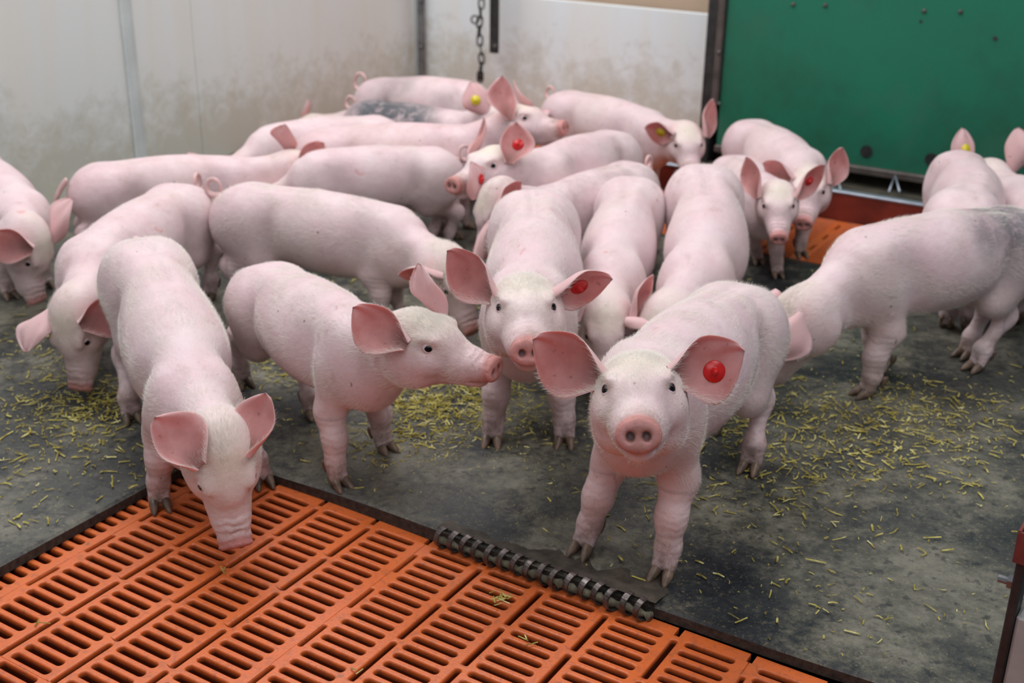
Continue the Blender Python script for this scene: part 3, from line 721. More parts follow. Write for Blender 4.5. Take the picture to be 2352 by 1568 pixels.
def build_pig(key, spec):
    q = dict(spec['q']); s = q['s']; x0, y0, yaw = q['x'], q['y'], q['yaw']; h = spec.get('h', .0062); hf = spec.get('hf', h*.62); zf = spec.get('z', .018)
    c, sn = cos(-yaw), sin(-yaw); R2 = np.array([[c, -sn], [sn, c]])
    def loc(p): p = np.asarray(p, float); r = R2@(p[:2]-np.array([x0, y0])); return np.array([r[0], r[1], p[2]-zf])
    lq = dict(q, x=0., y=0., yaw=0., ny=q['ny']-yaw, hy=q['hy']-yaw, zo=q['zo']-zf)
    k = skeleton(lq); H, L, X, S, Nk, K = [k[a] for a in ('H', 'L', 'X', 'S', 'N', 'K')]; F0, F1, F2, Fn, Rh = k['F0'], k['F1'], k['F2'], k['Fn'], k['Rh']
    rr = np.random.default_rng(abs(hash(key)) % 1000 if False else sum(map(ord, key)))
    hd = lambda x, y, z: K+s*(np.array([x, y, z])@Rh)
    feet = {}
    for n, sg in (('FL', 1), ('FR', -1), ('HL', 1), ('HR', -1)):
        if n in spec['feet']: feet[n] = loc(spec['feet'][n])
        else:
            b = S-.01*s*F2[0]+sg*.046*s*F2[1] if n[0] == 'F' else H-.02*s*F0[0]+sg*.052*s*F0[1]
            feet[n] = np.array([b[0]+rr.uniform(-.03, .03), b[1], 0.])
        feet[n][2] = max(feet[n][2], 0) if n in spec['feet'] and len(spec['feet'][n]) > 2 and spec['feet'][n][2] < .017 and False else (spec['feet'][n][2]-zf if n in spec['feet'] else 0.)
    if spec.get('lying'):
        for n in feet: feet[n][2] = -q['zo']*0+0.0
    pts = np.array([H, L, X, S, Nk, K, hd(.16, 0, 0), k['T']]+[feet[n] for n in feet]); lo = pts.min(0)-.125*s; hi = pts.max(0)+.125*s; lo[2] = -.012; hi[2] = max(hi[2], H[2]+.12*s)
    hp_ = np.array([hd(.0, 0, 0), hd(.158, 0, 0)]); hl = hp_.min(0)-.055*s; hh = hp_.max(0)+.055*s
    if hf < h*.9: F = Field(axis(lo[0], hi[0], hl[0], hh[0], h, hf), axis(lo[1], hi[1], hl[1], hh[1], h, hf), axis(lo[2], hi[2], hl[2], hh[2], h, hf))
    else: F = Field(*[np.arange(l, u, h) for l, u in zip(lo, hi)])
    kk = .028*s
    def e(p, A, r, kx=kk, mode='add'): F.ell(p, A, [x*s for x in r], kx, mode)
    def cn(a, b, ra, rb, up, kx=kk, mode='add'): F.cone(a, b, [x*s for x in ra], [x*s for x in rb], up, kx, mode)
    up0, up1, up2, upn = F0[2], F1[2], F2[2], Fn[2]
    # trunk
    KP = [H-.052*s*F0[0]-.010*s*up0, H-.012*s*F0[0]-.003*s*up0, L-.003*s*up1, (L+X)/2-.009*s*up1, X-.012*s*up2, S-.008*s*up2, S*.45+Nk*.55-.012*s*(up2+upn)/2, Nk-.008*s*upn, K-.012*s*upn]
    KW = [.056, .071, .073, .079, .079, .069, .059, .053, .049]; KH = [.062, .081, .083, .089, .091, .088, .076, .066, .056]; KU = [up0, up0, up1, up1, up2, up2, (up2+upn)/2, upn, upn]
    TP, TW, TH_, TU = [], [], [], []
    for i_ in range(len(KP)-1):
        for u in np.linspace(0, 1, 4)[:(4 if i_ == len(KP)-2 else 3)]:
            def cr(a): 
                p0, p1, p2, p3 = a[max(0, i_-1)], a[i_], a[i_+1], a[min(len(a)-1, i_+2)]
                return .5*((2*p1)+(p2-p0)*u+(2*p0-5*p1+4*p2-p3)*u*u+(3*p1-p0-3*p2+p3)*u**3)
            TP.append(cr(KP)); TW.append(cr(KW)*s); TH_.append(cr(KH)*s); TU.append(cr(KU))
    F.tube(TP, TW, TH_, TU, .01)
    e((L+X)/2-.028*s*up1, F1, (.14, .070, .073), .05*s)
    for sg in (1, -1):
        e(H-.020*s*F0[0]+sg*.034*s*F0[1]-.012*s*up0, F0, (.072, .046, .080), .030*s)
        e(S-.004*s*F2[0]+sg*.040*s*F2[1]-.018*s*up2, F2, (.052, .034, .082), .028*s)
    e(S+.045*s*F2[0]-.040*s*up2, F2, (.045, .050, .055))
    # head
    uh = Rh[2]; kh = .014*s
    e(hd(-.004, 0, .002), Rh, (.060, .054, .052), .022*s)
    cn(hd(.005, 0, -.006), hd(.100, 0, -.016), (.053, .053), (.0285, .0285), uh, kh)
    e(hd(.040, 0, .012), Rh, (.050, .036, .034), kh)
    cn(hd(.085, 0, -.014), hd(.132, 0, -.0125), (.029, .0275), (.0245, .0225), uh, kh)
    cn(hd(.0, 0, -.040), hd(.100, 0, -.037), (.042, .026), (.0165, .0125), uh, .012*s)
    e(hd(.116, 0, -.0385), Rh, (.018, .0165, .0105), .007*s)
    for sg in (1, -1):
        e(hd(.006, sg*.030, -.030), Rh, (.044, .027, .034), kh); e(hd(.042, sg*.031, .034), Rh, (.020, .010, .007), .012*s); e(hd(.030, sg*.036, -.006), Rh, (.034, .018, .022), .014*s)
        pass
        if hf < .0045: cn(hd(.122, sg*.016, -.0325), hd(.070, sg*.034, -.034), (.0016, .0016), (.0012, .0012), uh, .004*s, 'cut')
        e(hd(.0475, sg*.0475, .0265), Rh, (.0120, .0085, .0100), .007*s, 'cut')
    e(hd(.136, 0, -.0115), Rh, (.0080, .0262, .0205), .005*s); cn(hd(.143, 0, -.0115), hd(.1475, 0, -.0115), (.0255, .0215), (.0245, .0205), uh, .004*s) if False else None
    # rostrum: flat disc with a rounded rim
    D_ = hd(.1465, 0, -.0110); AD = np.array([Rh[0]*cos(.12)-Rh[2]*sin(.12)*-1, Rh[1], Rh[2]*cos(.12)-Rh[0]*sin(.12)])
    e(D_, AD, (.0064, .0268, .0200), .0030*s)
    e(D_+AD[0]*.0085*s, AD, (.0042, .0185, .0145), .003*s, 'cut')
    for sg in (1, -1): e(D_+AD[0]*.004*s+AD[1]*sg*.0090*s-AD[2]*.001*s, AD, (.012, .0052, .0064), .0025*s, 'cut')
    # legs
    rest = []
    for n, sg in (('FL', 1), ('FR', -1), ('HL', 1), ('HR', -1)):
        f = feet[n]; g0 = f[2]; fw = F2[0] if n[0] == 'F' else F0[0]; fw = np.array([fw[0], fw[1], 0]); fw /= np.linalg.norm(fw); Z_ = np.array([0, 0, 1.])
        sd = np.cross(Z_, fw); kl = .022*s
        if n[0] == 'F':
            sh = S+sg*.044*s*F2[1]-.015*s*F2[0]-.02*s*up2
            fet = f-fw*.010*s+Z_*.044*s; fet = fet+(sh-f)*.10*np.array([1, 1, 0])
            el = sh*.60+f*.40-fw*.022*s; el[2] = max(g0+.13*s, sh[2]*.58+g0*.42); ca = (el+fet)/2+fw*.010*s+Z_*(-.004*s)
            cn(sh, el, (.033, .043), (.0265, .032), fw, .020*s); cn(el, ca, (.0258, .0312), (.0165, .0178), fw, kl); e(ca, np.array([fw, sd, Z_]), (.0178, .0178, .028), .018*s)
            cn(ca, fet, (.0155, .0165), (.0142, .0150), fw, kl); dew = fet
        else:
            hip = H+sg*.040*s*F0[1]-.010*s*F0[0]; st = hip*.66+f*.34+fw*.040*s; st[2] = hip[2]*.64+g0*.36
            ho = f*.72+hip*.28-fw*.042*s; ho[2] = g0+.108*s; fet = f-fw*.012*s+Z_*.044*s
            cn(hip, st, (.040, .064), (.028, .040), fw, .030*s); cn(st-fw*.012*s, ho, (.026, .036), (.0158, .0195), fw, .022*s); e(ho-fw*.003*s, np.array([fw, sd, Z_]), (.0182, .0150, .024), .012*s)
            cn(ho, fet, (.0145, .0168), (.0140, .0150), fw, kl); dew = fet
        e(fet, np.array([fw, sd, Z_]), (.0185, .0190, .019), .010*s)
        for s2 in (1, -1): cn(fet+sd*s2*.007*s-Z_*.004*s, f+sd*s2*.0092*s+Z_*.0150*s-fw*.002*s, (.0120, .0135), (.0092, .0105), fw, .006*s)
        rest.append((n, f, fw, sd, fet, g0))
    # soft furrows: behind the shoulder, before the ham, behind the jowl, along the spine
    for sg in (1, -1):
        e(S-.052*s*F2[0]+sg*.097*s*F2[1]-.010*s*up2, F2, (.013, .020, .065), .055*s, 'cut')
        e(L-.055*s*F0[0]+sg*.092*s*F0[1]-.030*s*up0, FR(0, 0)@np.eye(3) if False else F0, (.013, .022, .060), .035*s, 'cut')
        e(Nk+.002*s*Fn[0]+sg*.068*s*Fn[1]-.008*s*upn, Fn, (.012, .018, .045), .030*s, 'cut')
    cn(H+.02*s*F0[0]+.103*s*up0, L+.106*s*up1, (.006, .022), (.006, .022), up1, .030*s, 'cut')
    if spec.get('scrotum'): e(H-.100*s*F0[0]-.042*s*up0, F0, (.026, .026, .034), .010*s)
    V, Q = F.skin(2 if h > .0055 else 1)
    me = np_mesh('body', V, Q)
    # surface colouring: where skin is pink, dirty or dark by nature, plus painted nostril shade
    def dist(p): return np.linalg.norm(V-p, axis=1)
    def gs(d, r): return np.exp(-(d/r)**2)
    pk = .85*gs(np.abs((V-D_)@AD[0])/1, .012*s)*(dist(D_) < .036*s)+.30*gs(dist(hd(.13, 0, -.012)), .035*s)
    for sg in (1, -1): pk = pk+.30*gs(dist(hd(.048, sg*.041, .024)), .014*s)+.35*gs(dist(hd(-.018, sg*.052, .038)), .020*s)
    # normals from the field gradient are not needed: use height below the spine
    bl = np.clip((H[2]-.035*s-V[:, 2])/(.08*s), 0, 1)*np.clip((V[:, 2]-.09*s)/(.06*s), 0, 1); pk = pk+.16*bl+spec.get('pink', .0)
    pk = pk+.14*gs(dist(S*.5+Nk*.5-.05*s*up2), .06*s)
    dt = np.zeros(len(V)); hz = V[:, 2]
    for n, f, *_ in rest: dxy = np.hypot(V[:, 0]-f[0], V[:, 1]-f[1]); dt = np.maximum(dt, np.clip(1-(hz-f[2])/(.11*s), 0, 1)*1.0*(dxy < .06))
    dt = np.maximum(dt, .75*gs(dist(hd(.130, 0, -.01)), .030*s)); dt = np.maximum(dt, .42*gs(dist(hd(.06, 0, -.02)), .05*s))
    for sg in (1, -1): dt = np.maximum(dt, .95*gs(dist(D_+AD[0]*.0*s+AD[1]*sg*.0090*s-AD[2]*.001*s), .0072*s))  # nostril insides darkened as painted shade through the dirt channel
    dt = np.maximum(dt, spec.get('dirt', .12)*(.5+.5*np.clip((V[:, 2]-H[2])/(.08*s), 0, 1)))
    dk = np.zeros(len(V))
    for sg in (1, -1): dk = np.maximum(dk, .95*gs(dist(D_-AD[0]*.004*s+AD[1]*sg*.0090*s-AD[2]*.001*s), .0062*s))  # hollow darkness of the nostrils painted into the dark channel
    for (px_, py_, pz_, r_, a_) in spec.get('spots', []):
        c_ = H*(1-px_)+S*px_+py_*s*F1[1]+pz_*s*up1; dk = np.maximum(dk, a_*np.clip(1.6*(1-dist(c_)/(r_*s)), 0, 1))
    wr = me.color_attributes.new('wrinkle', 'FLOAT_COLOR', 'POINT'); hx = ((V-K)@Rh[0])/s*8; wm = gs(dist(hd(.122, 0, .0)), .024*s)*(dist(D_) > .012*s)
    lz = np.zeros(len(V)); lw = np.zeros(len(V))
    for n, f, fw, sd, fet, g0 in rest:
        dl = np.hypot(V[:, 0]-fet[0], V[:, 1]-fet[1]); m_ = (dl < .035*s)&(V[:, 2] < .13*s); lz[m_] = V[m_, 2]/s*8; lw[m_] = .16
    ww = np.maximum(wm, lw); vv = np.where(lw > wm, lz, hx); wr.data.foreach_set('color', np.stack([vv, ww, np.maximum(gs(dist(hd(.018, 0, .045)), .042*s), .45*gs(dist(hd(-.05, 0, .05)), .05*s)), np.ones(len(V))], 1).astype(np.float32).ravel())
    add_tint(me, np.stack([np.clip(pk, 0, 1), np.clip(dt, 0, 1), np.clip(dk, 0, 1), np.ones(len(V))], 1))
    root = empty('piglet', spec['label'], 'pig', (x0, y0, zf), yaw, 'young pigs crowding the pen')
    body = obj('body', me, M_SKIN, root, True)
    # ears
    tips = spec['tips']; EARS = []
    for nm, sg in (('L', 1), ('R', -1)):
        base = hd(.004, sg*.051, .038)
        tip = loc(tips[nm]) if nm in tips else hd(-.035, sg*.095, .100)
        a = tip-base; Lr = np.linalg.norm(a); Lw = np.clip(Lr, .078*s, .100*s); tip = base+a/Lr*Lw
        nv = spec.get('face', {}).get(nm); esh = spec.get('eshift', 0.)
        if nv is not None: nv = np.array([*(R2@np.array(nv[:2])), nv[2]])
        else: nv = Rh[0]*.80+Rh[1]*sg*.55+Rh[2]*.05
        a = (tip-base)/np.linalg.norm(tip-base); n_ = nv-a*(nv@a); n_ /= np.linalg.norm(n_); b_ = np.cross(n_, a)
        low = -Rh[2]-.3*Rh[0]+.0*Rh[1]
        base = base+n_*esh*s; tip = tip+n_*esh*s
        side = 1 if b_@low > 0 else -1
        Ve, Qe, te, at = ear_mesh(base, tip, nv, side, s, spec.get('esize', 1.0), spec.get('curl', {}).get(nm, 1.))
        EARS.append((base, (tip-base)/np.linalg.norm(tip-base), n_, b_*side, at)); em = np_mesh('ear', Ve, Qe); add_tint(em, te); eo = obj('ear', em, M_EAR, root, True)
        if nm in spec.get('tags', {}):
            kind = spec['tags'][nm]; p, nn, ax_ = at(*spec.get('tagpos', (.54, .25)))
            if kind.endswith('b'): nn = -nn
            me_ = TAGR if kind[0] == 'r' else TAGY
            t = obj('ear_tag', me_, None, eo); zz = Vector(nn); t.matrix_local = Matrix.Translation(Vector(p+nn*.0022*s)) @ zz.to_track_quat('Z', 'Y').to_matrix().to_4x4() @ Matrix.Scale(s*.95, 4)
            t['label'] = 'red plastic ear tag' if kind[0] == 'r' else 'yellow plastic ear tag'
    # eyes
    for sg in (1, -1):
        c_ = hd(.0462, sg*.0326, .0205); gx = Rh[0]*.52+Rh[1]*sg*.76+Rh[2]*.34; gx /= np.linalg.norm(gx); zz = Rh[2]-gx*(Rh[2]@gx); zz /= np.linalg.norm(zz); yy = np.cross(zz, gx)
        M3 = Matrix(((gx[0], yy[0], zz[0]), (gx[1], yy[1], zz[1]), (gx[2], yy[2], zz[2]))).to_4x4()
        e_ = obj('eye', EYE, None, root); e_.matrix_local = Matrix.Translation(Vector(c_)) @ M3 @ Matrix.Scale(.0102*s, 4)
        l_ = obj('eyelid', LID, None, root); l_.matrix_local = Matrix.Translation(Vector(c_)) @ M3 @ Matrix.Scale(.0104*s, 4)
    # hooves
    for n, f, fw, sd, fet, g0 in rest:
        mb = MB(); A = np.array([fw, sd, [0, 0, 1.]])
        for s2 in (1, -1):
            ang = s2*.14; ca_, sa_ = cos(ang), sin(ang); v = CLV.copy(); v = np.stack([v[:, 0]*ca_-v[:, 1]*sa_, v[:, 0]*sa_+v[:, 1]*ca_, v[:, 2]], 1)*np.array([1.08, .98, .95])*s
            mb.add(f+np.array([0, 0, .0005])+(v+np.array([.004*s, s2*.0095*s, 0]))@A, CLF)
            v = CLV.copy()[:, [2, 1, 0]]*np.array([-.6, .55, -.6])*s
            mb.add(fet+(v+np.array([-.016*s, s2*.010*s, -.012*s]))@A, CLF)
        me_ = mesh('hoof', mb.v, mb.f); bm = bmesh.new(); bm.from_mesh(me_); bmesh.ops.recalc_face_normals(bm, faces=bm.faces); bm.to_mesh(me_); bm.free(); obj('hoof', me_, M_HOOF, root, True)
    # tail
    T = k['T']; bk = -F0[0]; tt = spec.get('tail', 'down'); P = []; Rr = []
    if tt == 'hang':
        for t in np.linspace(-.1, 1, 14): P.append(T+bk*s*(.040*sin(min(1, max(0, t))*2.0))-np.array([0, 0, 1.])*s*.150*max(0, t)**1.25+bk*s*t*.012); Rr.append(s*(.0085-.0055*max(0, t)))
    elif tt == 'down':
        for t in np.linspace(-.1, 1, 12): P.append(T+bk*s*(.012*sin(min(1, max(0, t))*2.6)+.010*min(0, t))-np.array([0, 0, 1.])*s*.075*max(0, t)+F0[1]*s*.008*sin(5*t)); Rr.append(s*(.0080-.0052*max(0, t)))
    else:
        r_ = spec.get('tailr', .019)*s; sd = F0[1]; st_ = np.linspace(0, 1, 26)
        for t in st_:
            if t < .15: P.append(T-bk*s*.02*(1-t/.15)+bk*s*.006*(t/.15)); Rr.append(.0085*s)
            else:
                a = (t-.15)/.85*2*pi*1.12; P.append(T+bk*s*.006+bk*r_*sin(a)*.9+np.array([0, 0, 1.])*r_*(1-cos(a))+sd*s*.014*(t-.15)); Rr.append(s*(.0080-.0055*t))
    mb = MB(); mb.tube(P, Rr, 9); mb.build('tail', M_TAIL, root, True)
    # bristles
    nh = spec.get('hair', 0)
    if nh:
        tri = np.vstack([Q[:, [0, 1, 2]], Q[:, [0, 2, 3]]]); A_, B_, C_ = V[tri[:, 0]], V[tri[:, 1]], V[tri[:, 2]]; cr = np.cross(B_-A_, C_-A_); ar = np.linalg.norm(cr, axis=1); nn = cr/(ar[:, None]+1e-12)
        cen = (A_+B_+C_)/3; wt = ar.copy(); dsn = np.linalg.norm(cen-D_, axis=1); wt *= np.clip((dsn-.022*s)/.03, 0, 1); wt *= np.where(cen[:, 2] < .03, .1, 1)
        fo = np.exp(-(np.linalg.norm(cen-hd(.03, 0, .035), axis=1)/(.05*s))**2); wt *= 1+5*fo
        ix = rr.choice(len(tri), nh, p=wt/wt.sum()); r1 = np.sqrt(rr.random(nh)); r2 = rr.random(nh)
        P0h = (1-r1)[:, None]*A_[ix]+(r1*(1-r2))[:, None]*B_[ix]+(r1*r2)[:, None]*C_[ix]; nh_ = nn[ix]
        segs = [(H, -F0[0], .0), (L, -F1[0], 0), (X, -F2[0], 0), (S, -F2[0], 0), (Nk, -Fn[0], 0), (K, -Rh[0], 0), (hd(.09, 0, 0), -Rh[0], 0)]
        Dm = np.stack([np.linalg.norm(P0h-c_[0], axis=1) for c_ in segs], 1); wgt = np.exp(-(Dm/.06)**2)+1e-9; wgt /= wgt.sum(1, keepdims=True)
        dr = wgt@np.array([c_[1] for c_ in segs]); dr[:, 2] -= .45*np.clip((H[2]+.03-P0h[:, 2])/.1, 0, 1.5)+.1
        low = np.clip((.17*s-P0h[:, 2])/(.06*s), 0, 1)[:, None]; dr = dr*(1-.8*low)+np.array([0, 0, -1.])*low; low = low[:, 0]
        t_ = dr-nh_*(dr*nh_).sum(1, keepdims=True); t_ /= np.linalg.norm(t_, axis=1, keepdims=True)+1e-9; t_ += rr.normal(0, .13, t_.shape)+.22*np.sin(P0h*95+P0h[:, [1, 2, 0]]*60)
        fo = np.exp(-(np.linalg.norm(P0h-hd(.03, 0, .035), axis=1)/(.05*s))**2)
        ln = s*(.0085+.0045*rr.random(nh))*(1-.1*fo)*(1-.65*low)*(1-.35*np.exp(-(np.linalg.norm(P0h-hd(.06, 0, -.01), axis=1)/(.07*s))**4)); lift = .08+.28*fo+.08*rr.random(nh)
        # longer hairs along the rims and mouths of the ears
        for (eb, ea, en, bb, at_) in EARS:
            ne = nh//150
            for q_ in range(ne):
                u = rr.random()**1.4*.8; v = rr.choice([1, -1], p=[.75, .25])*(1-rr.random()**2*.25) if rr.random() < .75 else rr.uniform(-1, 1); u = u if abs(v) > .7 else u*.25
                p_, n_, _a = at_(u, v); P0h = np.vstack([P0h, p_]); nh_ = np.vstack([nh_, n_*.3]); dd_ = ea*1.0+bb*np.sign(v)*.6+n_*.2+rr.normal(0, .25, 3); t_ = np.vstack([t_, dd_/np.linalg.norm(dd_)]); ln = np.append(ln, s*rr.uniform(.008, .016)*(1-.5*u)); lift = np.append(lift, .1)
        nh = len(P0h)
        m_ = 4; pos = np.zeros((nh, m_, 3))
        for a in range(m_):
            u = a/(m_-1); pos[:, a] = P0h-nh_*.0004+(t_*u*.95+nh_*(lift*u*(1-.35*u))[:, None])*ln[:, None]
        hc = bpy.data.hair_curves.new('bristles'); hc.add_curves([m_]*nh); hc.attributes['position'].data.foreach_set('vector', pos.astype(np.float32).ravel())
        ra = hc.attributes.new('radius', 'FLOAT', 'POINT'); ra.data.foreach_set('value', np.tile(np.array([.00007, .00007, .000055, .00002], np.float32), nh))
        hc.materials.append(M_HAIR); hc.materials.append(M_HAIRD)
        mi = np.zeros(nh, np.int32)
        for (px_, py_, pz_, r_, a_) in spec.get('spots', []):
            c_ = H*(1-px_)+S*px_+py_*s*F1[1]+pz_*s*up1; mi |= (rr.random(nh) < a_*np.clip(1.8*(1-np.linalg.norm(P0h-c_, axis=1)/(r_*s)), 0, 1)).astype(np.int32)
        hc.attributes.new('material_index', 'INT', 'CURVE').data.foreach_set('value', mi); ho_ = bpy.data.objects.new('bristles', hc); COL.objects.link(ho_); ho_.parent = root; ho_['kind'] = 'stuff'
    return root

